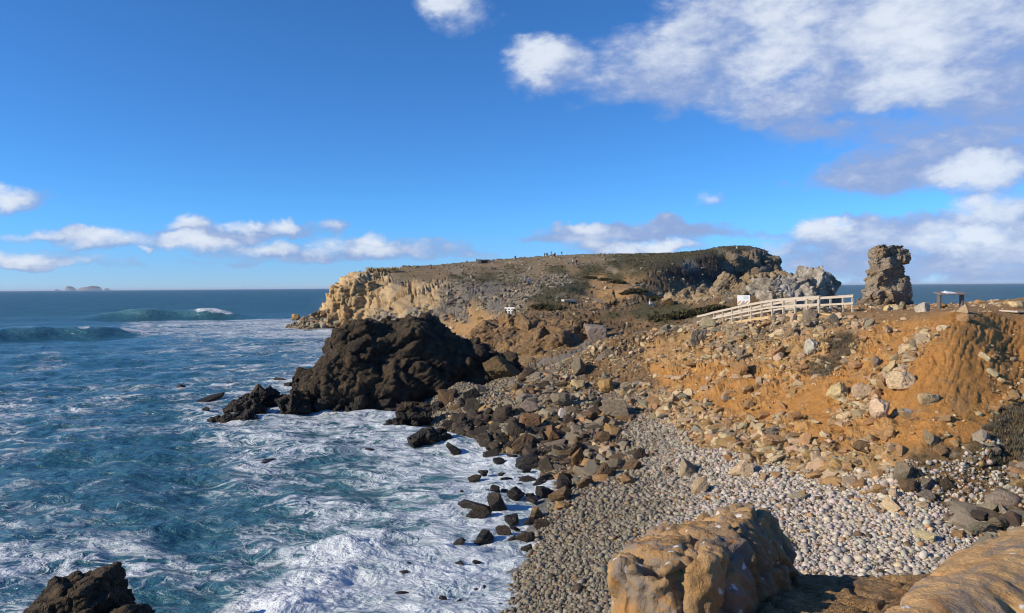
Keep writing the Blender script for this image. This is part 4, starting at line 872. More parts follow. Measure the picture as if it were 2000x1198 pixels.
i, p = draw(area * ok * seen * (cx[:, 1] > 74) * (cc_['V'] * (.2 + patch) + .5 * cc_['b'] * patch + .12 * cc_['o'] * patch * (cpx > 1000)), 5200)
tag(link("heath", tufts("heath", p, rng.uniform(.12, .38, len(i)), VGC[rng.integers(0, 4, len(i))] * 1.25, 14, mt_scrub, spread=.9, wide=.10), mt_scrub), kind='stuff')
# ------------------------------------------------------------------ SEA
def seapt(px, py): return at(px, py, H * F / (py - (568 - .0075 * px)))[:2]
BORE = np.array([seapt(*p) for p in ((470, 1260), (545, 1215), (620, 1165), (670, 1120), (715, 1085), (770, 1060), (830, 1045))])
def polydist(x, y, L):
    best = np.full(x.shape, 1e9); side = np.zeros(x.shape)
    for a, b_ in zip(L[:-1], L[1:]):
        ab = b_ - a; tt = np.clip(((x - a[0]) * ab[0] + (y - a[1]) * ab[1]) / (ab @ ab), 0, 1)
        dx, dy = x - a[0] - tt * ab[0], y - a[1] - tt * ab[1]; d = np.hypot(dx, dy); m_ = d < best
        best = np.where(m_, d, best); side = np.where(m_, np.sign(ab[0] * dy - ab[1] * dx), side)
    return best, side
def win(px, a, b_, c, d): return sstep(a, b_, px) * sstep(d, c, px)
def swell(tq, Y):
    px = 1000 + F * tq; x = tq * Y; z = 0
    wob = 5 * np.sin(px * .021) + 3 * np.sin(px * .057 + 1)
    s = Y - (263 + .35 * wob); hA = 3.4 * win(px, 120, 260, 400, 530) * (.9 + .1 * np.sin(px * .05))
    z = z + hA * np.where(s < 0, np.exp(-(s / 6.5) ** 2), np.exp(-(s / 17) ** 2)) - .25 * hA * np.exp(-((s + 15) / 9) ** 2)
    s = Y - (156 + 15 * np.clip(px, -400, 300) / 250 + .25 * wob); hB = 2.3 * sstep(345, 190, px) * (.92 + .08 * np.sin(px * .04))
    z = z + hB * np.where(s < 0, np.exp(-(s / 5.0) ** 2), np.exp(-(s / 13) ** 2)) - .2 * hB * np.exp(-((s + 11) / 7) ** 2)
    s = Y - (136 + .2 * wob - .02 * (px - 540)); z = z + 1.1 * win(px, 400, 480, 600, 680) * np.where(s < 0, np.exp(-(s / 5) ** 2), np.exp(-(s / 9) ** 2))
    s = Y - (108 + .25 * wob); z = z + .7 * win(px, -100, 40, 200, 330) * np.exp(-(s / 5) ** 2)
    q = np.stack([x / 38, (Y + .25 * x) / 15, 0 * x], 1); z = z + .55 * pn(q) * sstep(20, 70, Y) * sstep(1500, 500, Y)
    return z
NSC, NSR = 980, 1150
ss = np.linspace(-.80, .80, NSC)
sf = lambda a, b_: swell(a, b_)
Ys = resample(ss, sf, 16.0, 60000, NSR, 2600, (.004, .9, 13.0))
Ts = np.repeat(ss[:, None], NSR, 1).ravel(); Yr = Ys.ravel(); Xr = Ts * Yr
Zr = swell(Ts, Yr)
px_, py_, _ = project(np.stack([Xr, Yr, np.zeros_like(Xr)], 1))
qa = np.stack([Xr / 8.0, (Yr + .3 * Xr) / 4.2, 0 * Xr], 1); n1 = fbm(qa, 3); qb = np.stack([Xr / 2.4, (Yr + .25 * Xr) / 1.35, 0 * Xr + 4], 1); n2 = fbm(qb, 3)
fade = sstep(330, 60, Yr)
Zr = Zr + .62 * n1 * fade * (1 - .3 * sstep(40, 25, Yr)) + .26 * n2 * sstep(160, 40, Yr) + .04 * fbm(qb * 3.1, 2) * sstep(60, 20, Yr)
FM = """560 580 0.00 200 590 0.00 20 600 0.00 300 585 0.00 560 600 0.04 640 600 0.41 600 615 0.30 500 605 0.01 150 605 0.00 300 628 0.41 0 640 0.00 120 655 0.00
220 650 0.04 400 632 0.74 500 634 0.74 560 630 0.74 620 640 0.74 640 655 0.74 450 645 0.70 380 650 0.59 330 642 0.70 280 640 0.67 600 650 0.74 540 650 0.70
480 660 0.44 410 665 0.37 340 668 0.33 250 668 0.22 170 675 0.15 60 675 0.10 0 690 0.10 90 706 0.55 40 716 0.35 200 700 0.20 320 700 0.35 420 690 0.40
540 672 0.40 600 680 0.50 640 690 0.55 500 700 0.35 250 730 0.28 100 735 0.22 0 740 0.20 380 725 0.30 520 725 0.42 600 730 0.50 440 745 0.40 560 760 0.55
300 755 0.30 150 768 0.40 60 785 0.48 220 775 0.42 20 815 0.50 120 812 0.42 320 790 0.30 380 790 0.50 250 845 0.35 90 845 0.30 20 870 0.42 150 880 0.32
340 850 0.42 420 850 0.55 520 840 0.62 620 830 0.66 720 815 0.72 780 830 0.75 690 860 0.66 590 870 0.55 480 880 0.50 380 900 0.40 280 915 0.25 160 925 0.22
60 920 0.30 0 950 0.40 120 965 0.22 230 975 0.22 330 960 0.32 420 950 0.45 520 930 0.50 620 920 0.55 720 920 0.58 800 890 0.72 860 890 0.80 900 880 0.85
950 880 0.95 1000 885 1.00 1040 890 1.00 850 940 0.60 910 950 0.85 960 940 1.00 1010 930 1.00 870 980 0.55 800 970 0.45 700 980 0.45 600 985 0.48 500 990 0.30
400 1000 0.35 300 1010 0.30 200 1020 0.35 90 1020 0.35 20 1040 0.45 130 1055 0.50 250 1060 0.50 350 1065 0.48 450 1060 0.42 550 1050 0.50 650 1045 0.50 740 1030 0.55
820 1020 0.65 880 1020 0.80 950 1020 1.00 1000 1010 1.00 1040 1030 1.00 1000 1060 1.00 940 1080 1.00 870 1070 0.98 800 1075 0.90 740 1080 0.95 690 1100 1.00 640 1130 1.00
590 1170 1.00 560 1198 0.95 660 1160 1.00 730 1130 1.00 800 1120 1.00 880 1130 1.00 950 1120 1.00 900 1180 1.00 800 1180 1.00 700 1185 1.00 500 1130 0.50 420 1120 0.48
330 1120 0.52 230 1110 0.55 120 1110 0.60 40 1110 0.60 20 1170 0.55 300 1170 0.52 400 1180 0.50 480 1190 0.50 540 1110 0.55 600 1090 0.55 650 1075 0.60 650 790 0.80
700 795 0.85 600 800 0.75 740 795 0.90 820 785 0.80 1660 598 0.80 1640 592 0.30 1680 585 0.00 1900 570 0.00 1800 575 0.00 850 740 0.30"""
fv = np.array(FM.split(), float).reshape(-1, 3)
gx2, gy2 = np.meshgrid(np.arange(-40, 2060, 6.0), np.arange(565, 1240, 3.0), indexing='ij')
d2 = ((gx2.ravel()[:, None] - fv[:, 0]) ** 2 + ((gy2.ravel()[:, None] - fv[:, 1]) * 2.2) ** 2) + 200
ww = d2 ** -1.9; FG = (ww * fv[:, 2]).sum(1) / ww.sum(1); FG = FG.reshape(gx2.shape)
jx = fbm(np.stack([Xr / 7, Yr / 7, 0 * Xr], 1), 3) * 40
foam = bil(FG, (px_ + jx + 40) / 6, (py_ + jx * .12 - 565) / 3) * sstep(2000, 500, Yr)
wobs = 5 * np.sin(px_ * .021) + 3 * np.sin(px_ * .057 + 1)
sA = Yr - (263 + .35 * wobs); sB = Yr - (156 + 15 * np.clip(px_, -400, 300) / 250 + .25 * wobs)
brk = win(px_, 372, 392, 440, 470)
foam = np.where(Yr > 268, foam * sstep(540, 600, px_) * .8, foam)
foam = np.where(np.abs(sA) < 30, np.minimum(foam, np.where(sA < -12, foam, .06)), foam)
foam = np.where((np.abs(sB) < 10) & (px_ < 235), np.minimum(foam, .08), foam)
foam = np.maximum(foam, 1.15 * brk * win(sA, -5.5 - 3 * pn(np.stack([Xr / 3, 0 * Xr, 0 * Xr], 1)), -2.5, 0, 2.5) + .85 * win(px_, 180, 200, 285, 420) * np.exp(-((sA - 0.2) / 1.5) ** 2) * (.6 + .5 * np.sin(px_ * .13)))
foam = np.maximum(foam, (1.0 * win(px_, 150, 165, 172, 180) + 1.1 * win(px_, 232, 245, 300, 330) + .5 * win(px_, 100, 200, 260, 300)) * np.exp(-((sB + .3) / 2.0) ** 2))
Zr += brk * win(sA, -6, -4, 1, 4) * (.2 + .3 * pn(np.stack([Xr / 2.6, Yr / 2, 0 * Xr], 1)))
for a, b_, r_ in SEAFOAM:
    m_ = (np.abs(Xr - a) < r_ * 4) & (np.abs(Yr - b_) < r_ * 4)
    foam[m_] = np.maximum(foam[m_], .95 * np.exp(-(np.hypot(Xr[m_] - a, Yr[m_] - b_) / (r_ * 1.5)) ** 2))
foam = foam + .10 * n1 * fade
longn = fbm(np.stack([Xr / 34, Yr / 9, 0 * Xr + 8], 1), 4); foam = foam * np.where(Yr > 60, np.clip(1 + .9 * longn * sstep(60, 120, Yr), .3, 1.3), 1)
crest = np.clip(swell(Ts, Yr) / 3.0, 0, 1)
bd, side = polydist(Xr, Yr, BORE)
wf, wb = np.exp(-(bd / .75) ** 2), np.exp(-(bd / 2.1) ** 2); hb = np.where(side < 0, wf, wb) * sstep(840, 700, px_)
a, b_, i_ = worley(np.stack([Xr / .55, Yr / .55, 0 * Xr + .3], 1)); lump = np.sqrt(np.clip(1 - a * a, 0, 1))
a2, b2, i2 = worley(np.stack([Xr / .22, Yr / .22, 0 * Xr + 2.3], 1)); lump2 = np.sqrt(np.clip(1 - a2 * a2, 0, 1))
Zr += .58 * hb * (.30 + .28 * (lump - .6) * (1 + 1.2 * n1) + .14 * (lump2 - .6) + .35 * n1 + .2 * n2)
foam = np.maximum(foam, np.clip(hb * 1.5, 0, 1.25))
wash = sstep(.86, 1, foam) * sstep(70, 25, Yr) * (1 - np.clip(hb * 2, 0, 1)); Zr += wash * .10 * (lump - .6) + wash * .05 * (lump2 - .6)
zl = zlook(Ts, np.clip(Yr, 3, 420)); land = (Ts > GT[0]) & (Ts < GT[-1]) & (Yr < 420)
depth = np.where(land, -zl, 3)
shal = .75 * crest; shal = np.maximum(shal, 1 * 0); shal_b = np.maximum(sstep(1.9, .5, depth) * sstep(140, 60, Yr), .75 * sstep(70, 30, Yr) * sstep(380, 900, px_ + .2 * (py_ - 900)))
shal = np.maximum(shal, shal_b)
Vs = np.stack([Xr, Yr, Zr], 1); fcs = grid_faces(NSC, NSR)
hid = (depth < -1.3).astype(bool); fcs = fcs[~hid[fcs].all(1)]
used = np.unique(fcs); mp = np.zeros(len(Vs), np.int32); mp[used] = np.arange(len(used))
mt_sea, t, b = material("sea_water")
P = t.node('ShaderNodeNewGeometry').outputs['Position']
fa = t.attr('foam'); sh = t.attr('shallow')
dist = t.vm('LENGTH', P); farf = t.step(dist, 60, 420)
mpn = t.node('ShaderNodeMapping'); mpn.inputs['Rotation'].default_value = (0, 0, R(-14)); mpn.inputs['Scale'].default_value = (.75, 1.15, 1); t.l.new(P, mpn.inputs[0]); Q = mpn.outputs[0]
def warp(v, sc_, amp, d=3):
    q_ = t.vm('SCALE', t.vm('SUBTRACT', t.noise(v, sc_, d, .55, 0, 1), (.5, .5, .5))); q_.node.inputs['Scale'].default_value = amp
    return t.vm('ADD', v, q_)
Qw = warp(warp(Q, .16, 7.0), .75, 1.9)
na = t.noise(Qw, .30, 5, .58, .6); nf = t.noise(Qw, 3.6, 4, .6, .3); nb = t.noise(Qw, .95, 4, .6, .5)
def lace(v, sc_, wid):                                      # a net of foam lines, wider where the water is more churned
    e_ = t.vor(v, sc_, 'DISTANCE_TO_EDGE'); k_ = t.m('MULTIPLY', t.m('MULTIPLY_ADD', t.m('MULTIPLY', fa, fa), wid, .035), t.m('MULTIPLY_ADD', nb, 2.2, -.1))
    return t.step(t.m('DIVIDE', e_, k_), 1.45, .0)
pres = t.step(t.m('MULTIPLY_ADD', fa, .62, na), .66, .92)                                   # where any foam lies at all
l1 = lace(Qw, .42, .30); l2 = lace(warp(Qw, 1.6, .5), 1.15, .26)
net = t.m('MULTIPLY', t.m('MAXIMUM', l1, t.m('MULTIPLY', l2, .85)), pres)
val = t.m('ADD', t.m('MULTIPLY', fa, .66), t.m('ADD', t.m('MULTIPLY_ADD', na, 1.3, -.72), t.m('ADD', t.m('MULTIPLY_ADD', nb, .7, -.35), t.m('MULTIPLY_ADD', nf, .5, -.25))))
solid = t.step(val, .53, .84)
mask = t.m('MAXIMUM', t.m('MULTIPLY', net, t.m('MULTIPLY_ADD', nf, .9, .42, clamp=True)), solid)
mask = t.m('MULTIPLY', mask, t.step(fa, .05, .26))
thin = t.m('MULTIPLY', t.step(val, .25, .80), .26)                               # milky water under dissolving foam
deep = t.mix(sh, (.030, .108, .140), (.078, .200, .218))
body = t.mix(t.m('MULTIPLY', thin, t.step(fa, .1, .4)), deep, (.34, .47, .53))
colr = t.mix(mask, body, (.66, .70, .73))
t.l.new(colr, b.inputs['Base Color'])
t.l.new(t.m('MAXIMUM', t.m('MULTIPLY_ADD', mask, .65, .16), t.m('MULTIPLY_ADD', farf, .30, .12)), b.inputs['Roughness']); b.inputs['IOR'].default_value = 1.333
t.l.new(t.m('MULTIPLY_ADD', mask, -.35, .5), b.inputs['Specular IOR Level'])
w1 = t.noise(Q, .55, 6, .6, .5); w2 = t.noise(Q, 2.6, 5, .62, .3); wlong = t.noise(Q, .09, 5, .6, .3)
wh = t.m('ADD', t.m('MULTIPLY', w1, .9), t.m('MULTIPLY', w2, .22)); wh = t.m('ADD', wh, t.m('MULTIPLY', wlong, 2.2))
mpf = t.node('ShaderNodeMapping', {'Scale': (.35, 1.0, 1), 'Vector': P}).outputs[0]
wh = t.m('ADD', wh, t.m('MULTIPLY', t.m('MULTIPLY', t.noise(mpf, .03, 4, .62, .2), 11.0), farf))
fh = t.m('MULTIPLY', t.m('ADD', mask, t.m('MULTIPLY', nf, .6)), .12)
t.l.new(t.bump(t.m('ADD', wh, fh), .85, .9), b.inputs['Normal'])
me = mesh_np("sea", Vs[used], mp[fcs], foam=np.clip(foam, 0, 1.35)[used], shallow=shal[used]); tag(link("sea", me, mt_sea), kind='structure')
print("sea", time.time() - T0)

# ------------------------------------------------------------------ SKY, SUN
SUN_EL, SUN_BACK = R(26), R(17)
w = bpy.data.worlds.new("World"); SC.world = w; w.use_nodes = True
t = NT(w.node_tree); bg = w.node_tree.nodes['Background']
sky = t.node('ShaderNodeTexSky', sky_type='NISHITA', sun_disc=False, sun_elevation=SUN_EL, sun_rotation=R(270) - SUN_BACK, dust_density=.0, ozone_density=4.0, air_density=.7, altitude=0)
G = t.node('ShaderNodeTexCoord').outputs['Generated']; sx = t.node('ShaderNodeSeparateXYZ', {0: G})
az = t.m('ARCTAN2', sx.outputs[0], sx.outputs[1]); el = t.m('ARCSINE', sx.outputs[2])
SKYC = t.mix(t.step(el, .0, .10), (.66, .95, 1.42), (.60, 1.22, 1.72)); SKYC = t.vm('MULTIPLY', sky.outputs[0], SKYC)          # the camera's cool white balance
AE = t.node('ShaderNodeCombineXYZ', {0: az, 1: el}).outputs[0]
wz = t.vm('SUBTRACT', t.noise(G, 14, 5, .6, 0, 1), (.5, .5, .5)); wz = t.vm('SCALE', wz); wz.node.inputs['Scale'].default_value = .05
AEw = t.vm('ADD', AE, wz)
CL = """880 8 85 46 1.00 1.00
1060 122 82 50 1.00 1.00
1200 130 110 60 0.54 0.28
1350 95 120 90 0.83 0.56
1300 170 140 50 0.49 0.25
1450 60 120 60 0.59 0.40
1560 100 110 130 0.98 0.76
1500 190 110 50 0.68 0.40
1680 90 130 90 0.68 0.36
1820 70 150 90 0.98 0.81
1830 170 120 50 0.88 0.65
1950 60 120 90 0.83 0.56
1950 160 100 70 0.68 0.32
1750 20 200 50 0.59 0.32
1650 262 110 26 0.69 0.12
1900 235 130 30 0.52 0.12
1930 345 75 36 1.00 1.00
1820 320 160 50 0.69 0.20
1700 345 110 30 0.75 0.25
1900 290 130 50 0.63 0.25
1960 415 80 28 0.98 0.80
1530 355 24 10 0.57 0.10
1380 385 30 14 0.45 0.70
1280 230 40 12 0.30 0.20
1110 210 36 10 0.35 0.10
1130 450 95 16 0.94 0.42
1050 461 50 10 0.74 0.18
1170 470 80 30 0.88 0.54
1160 445 40 16 0.81 0.84
1330 448 120 20 1.01 0.22
1320 432 30 14 0.81 0.24
1310 483 90 16 0.94 0.96
1240 492 60 14 0.68 0.72
1480 455 60 9 0.68 0.18
1520 485 50 28 0.81 0.72
1620 455 70 26 1.01 0.84
1640 445 30 14 0.81 1.08
1760 470 140 40 1.01 0.54
1900 470 110 34 1.05 0.84
1930 462 50 22 1.05 1.10
1850 520 220 34 0.81 0.36
1640 520 160 26 0.68 0.30
1750 440 110 16 0.81 0.30
1980 500 80 40 0.81 0.60
1600 490 60 18 0.68 0.36
25 383 58 24 0.95 1.00
380 440 45.76 14.96 0.90 0.85
480 442 38.72 14.08 0.95 1.00
555 448 40.48 15.84 0.95 0.95
630 446 38.72 13.2 0.80 0.60
470 457 149.6 11.44 0.80 0.35
90 460 88 11.44 0.85 0.80
240 470 74.8 19.36 0.90 0.95
190 478 52.8 12.32 0.70 0.70
60 495 70.4 15.84 0.80 0.80
40 506 52.8 8.8 0.60 0.60
400 478 70.4 19.36 0.95 0.90
350 470 35.2 12.32 0.80 0.90
290 488 15.84 7.92 0.70 1.00
540 490 70.4 15.84 0.85 0.75
650 487 61.6 21.12 0.90 0.80
745 488 61.6 24.64 0.90 0.85
820 490 52.8 19.36 0.75 0.50
890 492 44 19.36 0.70 0.35
930 505 52.8 12.32 0.50 0.30
600 508 193.6 10.56 0.60 0.25
350 518 123.2 7.92 0.50 0.20
470 522 52.8 5.28 0.40 0.20
200 510 105.6 10.56 0.50 0.50""".split('\n')
S1 = S2 = None
for ln in CL:
    px, py, rx, ry, k, wt_ = map(float, ln.split()); v = ray(px, py); a_ = math.atan2(v[0], v[1]); e_ = math.asin(v[2] / np.linalg.norm(v))
    ix, iy = F / (rx * 1.35), F / (ry * 1.35)
    q = t.vm('MULTIPLY_ADD', AEw, (ix, iy, 0), (-a_ * ix, -e_ * iy, 0)); dt = t.vm('DOT_PRODUCT', q, q)
    g1 = t.m('MULTIPLY_ADD', dt, -1, 1, clamp=True); g1 = t.m('MULTIPLY', g1, k)
    # lit core sits high and sunward in each cloud
    q2 = t.vm('ADD', q, (.18, -.16, 0)); g2 = t.m('MULTIPLY_ADD', t.vm('DOT_PRODUCT', q2, q2), -1.15, 1, clamp=True); g2 = t.m('MULTIPLY', g2, wt_)
    S1 = g1 if S1 is None else t.m('SUBTRACT', t.m('ADD', S1, g1), t.m('MULTIPLY', S1, g1))
    S2 = g2 if S2 is None else t.m('MAXIMUM', S2, g2)
mp2 = t.node('ShaderNodeMapping', {'Scale': (1, 1, 2.0), 'Vector': G}).outputs[0]
cn = t.noise(mp2, 11, 9, .58, .25); cn2 = t.noise(mp2, 38, 6, .6, .2)
den = t.m('ADD', S1, t.m('ADD', t.m('MULTIPLY_ADD', cn, 1.5, -.85), t.m('MULTIPLY_ADD', cn2, .6, -.32)))
cov = t.m('MULTIPLY', t.step(den, .10, .85), t.step(S1, .0, .25))
lit = t.step(t.m('ADD', S2, t.m('ADD', t.m('MULTIPLY_ADD', cn, 1.1, -.55), t.m('MULTIPLY_ADD', cn2, .9, -.45))), .15, 1.05)
CLOUD_D, CLOUD_L = (2.9, 3.95, 6.7), (7.9, 8.5, 9.4)
cc = t.mix(lit, CLOUD_D, CLOUD_L)
t.l.new(t.mix(t.m('MULTIPLY', cov, .93), SKYC, cc), bg.inputs['Color']); bg.inputs['Strength'].default_value = .088
w.cycles.sampling_method = 'MANUAL'; w.cycles.sample_map_resolution = 512
sl = bpy.data.lights.new("sun", 'SUN'); sl.energy = 5.0; sl.angle = R(.5); sl.color = (1, .87, .69)
so = bpy.data.objects.new("sun", sl); COL.objects.link(so)
so.rotation_euler = Vector((-math.cos(SUN_EL) * math.cos(SUN_BACK), -math.cos(SUN_EL) * math.sin(SUN_BACK), math.sin(SUN_EL))).to_track_quat('Z', 'Y').to_euler()
vs_ = SC.view_settings; vs_.view_transform = 'Standard'; vs_.look = 'None'; vs_.exposure = .18; vs_.gamma = 1
SC.cycles.filter_width = 1.1; SC.cycles.max_bounces = 5; SC.cycles.diffuse_bounces = 3; SC.cycles.glossy_bounces = 2; SC.cycles.use_denoising = True; SC.cycles.denoiser = 'OPENIMAGEDENOISE'; SC.cycles.sample_clamp_indirect = 4; SC.cycles.caustics_reflective = False; SC.cycles.caustics_refractive = False
print("done", time.time() - T0)

# ------------------------------------------------------------------ ROCK OUTCROPS of the middle distance
def col_brown(V, N):
    n = fbm(V * .5, 4)[:, None]; k = sstep(-.05, .3, fbm(V * .33 + 5, 4))[:, None]
    c = np.array([.23, .14, .065]) * (1 + .6 * n); return np.clip(c * (1 - .55 * k) + np.array([.13, .10, .07]) * .55 * k, .01, .6)
def col_ridge(V, N):
    n = fbm(V * .5, 4)[:, None]; k = sstep(-.1, .25, fbm(V * .4 + 15, 4))[:, None]; g_ = sstep(.45, .85, N[:, 2:3])
    c = np.array([.34, .265, .17]) * (1 + .5 * n); c = c * (1 - .5 * k) + np.array([.22, .135, .06]) * .5 * k
    return np.clip(c * (1 - .5 * g_) + np.array([.09, .075, .04]) * .5 * g_, .01, .6)
KW = dict(frame=(.2, -.25, .5), jit=.5, disp=.55, freq=.35, crack=.25, cfreq=.9, strat=.14, squash=(1.05, .95, .8))
mass("rock_outcrop", [(965, 650, 101, 1.5), (990, 643, 102, 1.5), (985, 658, 97, 2.0), (1015, 650, 97, 2.1), (1045, 655, 95, 2.1), (1075, 660, 93, 2.1), (1105, 660, 92, 2.2), (1135, 662, 91, 2.0), (1000, 680, 92, 2.2), (1035, 688, 89, 2.2), (1070, 690, 87, 2.2), (1100, 686, 87, 2.0), (1050, 712, 83, 1.6), (960, 668, 97, 2.0), (940, 660, 100, 1.8), (1150, 648, 94, 1.4)],
     .14, 41, mt_pale, colr=col_brown, extra=14, label="orange brown craggy outcrop behind the cove, between dark crag and square grey block", cat="rock outcrop", **KW)
mass("rock_outcrop", [(1195, 600, 128, 1.6, .8, 1.6), (1180, 610, 126, 1.6), (1215, 612, 126, 1.4, .8, 1.4), (1160, 615, 125, 1.5), (1235, 622, 122, 1.5), (1250, 628, 118, 1.8), (1275, 632, 115, 2.0), (1300, 632, 114, 1.8), (1215, 632, 112, 1.7), (1140, 622, 120, 1.3)],
     .15, 43, mt_pale, colr=col_brown, extra=8, label="tan knobbly outcrop in the middle distance below the standing visitor", cat="rock outcrop", **KW)
mass("rock_outcrop", [(1310, 598, 110, 1.5), (1340, 585, 108, 1.7), (1362, 597, 106, 1.6), (1390, 590, 101, 2.0), (1420, 582, 99, 2.0), (1450, 577, 98, 2.0), (1480, 570, 98, 2.0), (1510, 566, 98, 2.0), (1540, 560, 98, 1.7), (1430, 600, 96, 2.2), (1470, 598, 95, 2.2), (1400, 610, 98, 2.0), (1345, 605, 105, 1.8)],
     .14, 47, mt_pale, colr=col_ridge, extra=10, label="long tan and grey rock ridge behind the warning sign and boardwalk", cat="rock outcrop", **KW)
def col_cream(V, N):
    n = fbm(V * .3, 4)[:, None]; k = sstep(0, .3, fbm(V * .15 + 15, 4))[:, None]
    c = np.array([.46, .31, .145]) * (1 + .4 * n); return np.clip(c * (1 - .5 * k) + np.array([.22, .175, .12]) * .5 * k, .01, .7)
mass("cliff_end", [(655, 575, 191, 1.52, 1, 1.2), (652, 600, 190, 1.60, 1, 1.6), (655, 615, 189, 1.92, 1, 1.4), (672, 578, 189, 1.92), (675, 605, 187.5, 1.92, 1, 1.6), (678, 621, 186, 2.08), (698, 575, 188, 1.92, 1, 1.4), (700, 605, 186, 2.08, 1, 1.4), (705, 625, 183.5, 2.08), (725, 570, 188, 1.92), (728, 600, 184.5, 1.92), (650, 628, 187, 1.76)],
     .24, 53, mt_pale, colr=col_cream, extra=40, frame=(0, .08, .4), jit=.18, disp=.3, freq=.4, crack=.5, cfreq=.4, strat=.2, squash=(.8, .9, 1.2), label="sunlit cream cliff end of the headland dropping straight into the sea", cat="cliff")
def col_dark(V, N):
    n = fbm(V * .3, 4)[:, None]; k = sstep(0, .3, fbm(V * .16 + 25, 4))[:, None]
    c = np.array([.17, .135, .10]) * (1 + .5 * n); return np.clip(c * (1 - .5 * k) + np.array([.23, .15, .075]) * .5 * k, .01, .6)
mass("headland_cliff", [(1352, 533, 226, 3.2), (1378, 526, 236, 3.8), (1380, 552, 234, 4.6), (1405, 522, 244, 4.0), (1420, 548, 243, 5.0), (1435, 518, 251, 4.0), (1462, 516, 256, 4.0), (1460, 541, 253, 5.0), (1490, 518, 260, 3.8), (1495, 538, 258, 4.4), (1504, 515, 263, 2.6), (1508, 530, 262, 3.0)],
     .34, 57, mt_pale, colr=col_dark, extra=26, frame=(.1, .12, -.5), jit=.25, disp=.5, freq=.25, crack=.7, cfreq=.28, strat=.4, jag=.35, jfreq=.5, squash=(1.0, .8, .95), label="dark brown blocky cliff at the right end of the headland, ending in a sharp edge", cat="cliff")
print("outcrops", time.time() - T0)

# ------------------------------------------------------------------ BOARDWALK
mt_wood = plain("weathered_wood", (.47, .40, .31), .85, .35, 6.0)
mt_newwood = plain("sawn_wood", (.50, .35, .17), .85, .3, 6.0)
pp = [1600, 1576.7, 1553.4, 1530.4, 1508.3, 1487.6, 1467.5, 1448.5, 1430.1, 1411.7, 1394.4, 1380]
ry = [578.3, 580, 581.6, 583.7, 585.9, 589.4, 593.2, 597, 601.5, 605.5, 609.4, 613.4]
near_top = [Vector(at(x, y, 47 + 1.27 * k)) for k, (x, y) in enumerate(zip(pp, ry))]
dirv = (near_top[-1] - near_top[0]); dirv.z = 0; dirv.normalize(); side_ = Vector((-dirv.y, dirv.x, 0)); side_ = side_ if side_.x > 0 else -side_
WID, HT = 1.75, 1.10
far_top = [p + side_ * WID for p in near_top]
near_line = near_top; far_line = [far_top[0] - dirv * .9 + Vector((0, 0, .06))] + far_top
org = near_top[0] - Vector((0, 0, HT))
bw = empty("boardwalk", org, label="sloping timber boardwalk with railings on both sides leading down to the left", cat="boardwalk")
L_ = lambda p: p - org
def rails(line, posts, ln0=0.0):
    up = Vector((0, 0, 1))
    for p in posts:
        q = BM(); q.bar(L_(p) - up * (HT + .28), L_(p) - up * .03, .115, .115, (1, 0, 0)); q.build("post", mt_wood, bw, bevel=.008)
    q = BM()
    for a, b_ in zip(line[:-1], line[1:]): q.bar(L_(a) + up * .0, L_(b_) + up * .0, .17, .045); q.bar(L_(a) - up * .085 - side_ * .075, L_(b_) - up * .085 - side_ * .075, .04, .12)
    q.build("handrail", mt_wood, bw, bevel=.006)
    q = BM()
    for a, b_ in zip(line[:-1], line[1:]): q.bar(L_(a) - up * .53 - side_ * .075, L_(b_) - up * .53 - side_ * .075, .04, .13)
    q.build("middle_rail", mt_wood, bw, bevel=.006)
rails([near_top[0] - dirv * .12] + near_top[1:] + [near_top[-1] + dirv * 1.5 - Vector((0, 0, .22))], near_top)
rails([far_line[0] - dirv * .15] + far_line[1:] + [far_line[-1] + dirv * 1.5 - Vector((0, 0, .22))], far_line)
q = BM(); dn = Vector((0, 0, HT))
for a, b_ in zip(near_top[:-1], near_top[1:]):
    nb = 9
    for j in range(nb):
        c = a.lerp(b_, (j + .5) / nb) - dn; q.bar(L_(c) + side_ * .06, L_(c) + side_ * (WID - .06), (b_ - a).length / nb - .012, .04)
q.build("deck", mt_newwood, bw)
for off in (0.0, WID):
    q = BM()
    for a, b_ in zip(near_top[:-1], near_top[1:]): q.bar(L_(a) - dn - Vector((0, 0, .12)) + side_ * off, L_(b_) - dn - Vector((0, 0, .12)) + side_ * off, .07, .17)
    q.build("edge_beam", mt_newwood, bw)
q = BM()
q.bar(L_(near_top[0]) - dn - Vector((0, 0, .05)), L_(near_top[0]) - dn - dirv * 2.0 + Vector((.35, 0, -.16)), .1, .16); q.build("ramp_beam", mt_newwood, bw)
for k in (2, 4, 6, 8):
    q = BM(); a = near_top[k] - dn; q.bar(L_(a) - Vector((0, 0, .2)), L_(a) + side_ * WID - Vector((0, 0, .2)), .15, .15); q.build("cross_beam", mt_newwood, bw)

# ------------------------------------------------------------------ WARNING SIGN, INFORMATION TABLE, WHITE FRAME
mt_white = plain("white_sheet", (.78, .80, .80), .5, .08, 3); mt_orange = plain("orange_stripe", (.62, .30, .05), .5, .12, 3); mt_grey = plain("grey_print", (.32, .33, .35), .6, .1, 3); mt_ink = plain("dark_print", (.10, .10, .11), .6, .1, 3)
mt_steel = plain("rusty_steel", (.13, .11, .10), .6, .3, 5); mt_plank = plain("worn_tabletop", (.23, .18, .15), .6, .35, 3)
d = 60.5; c0 = Vector(at(1452.5, 596.5, d)); sc = d / F
sg = empty("warning_sign", c0, -.4, label="white warning board with orange slanting stripes beside the boardwalk", cat="sign")
Wd, Ht = 24 * sc, 19.5 * sc
q = BM(); q.box((0, 0, Ht / 2), (Wd, .05, Ht)); q.build("board", mt_white, sg, bevel=.006)
q = BM(); hb_ = Ht * .46; st = Wd / 7.0
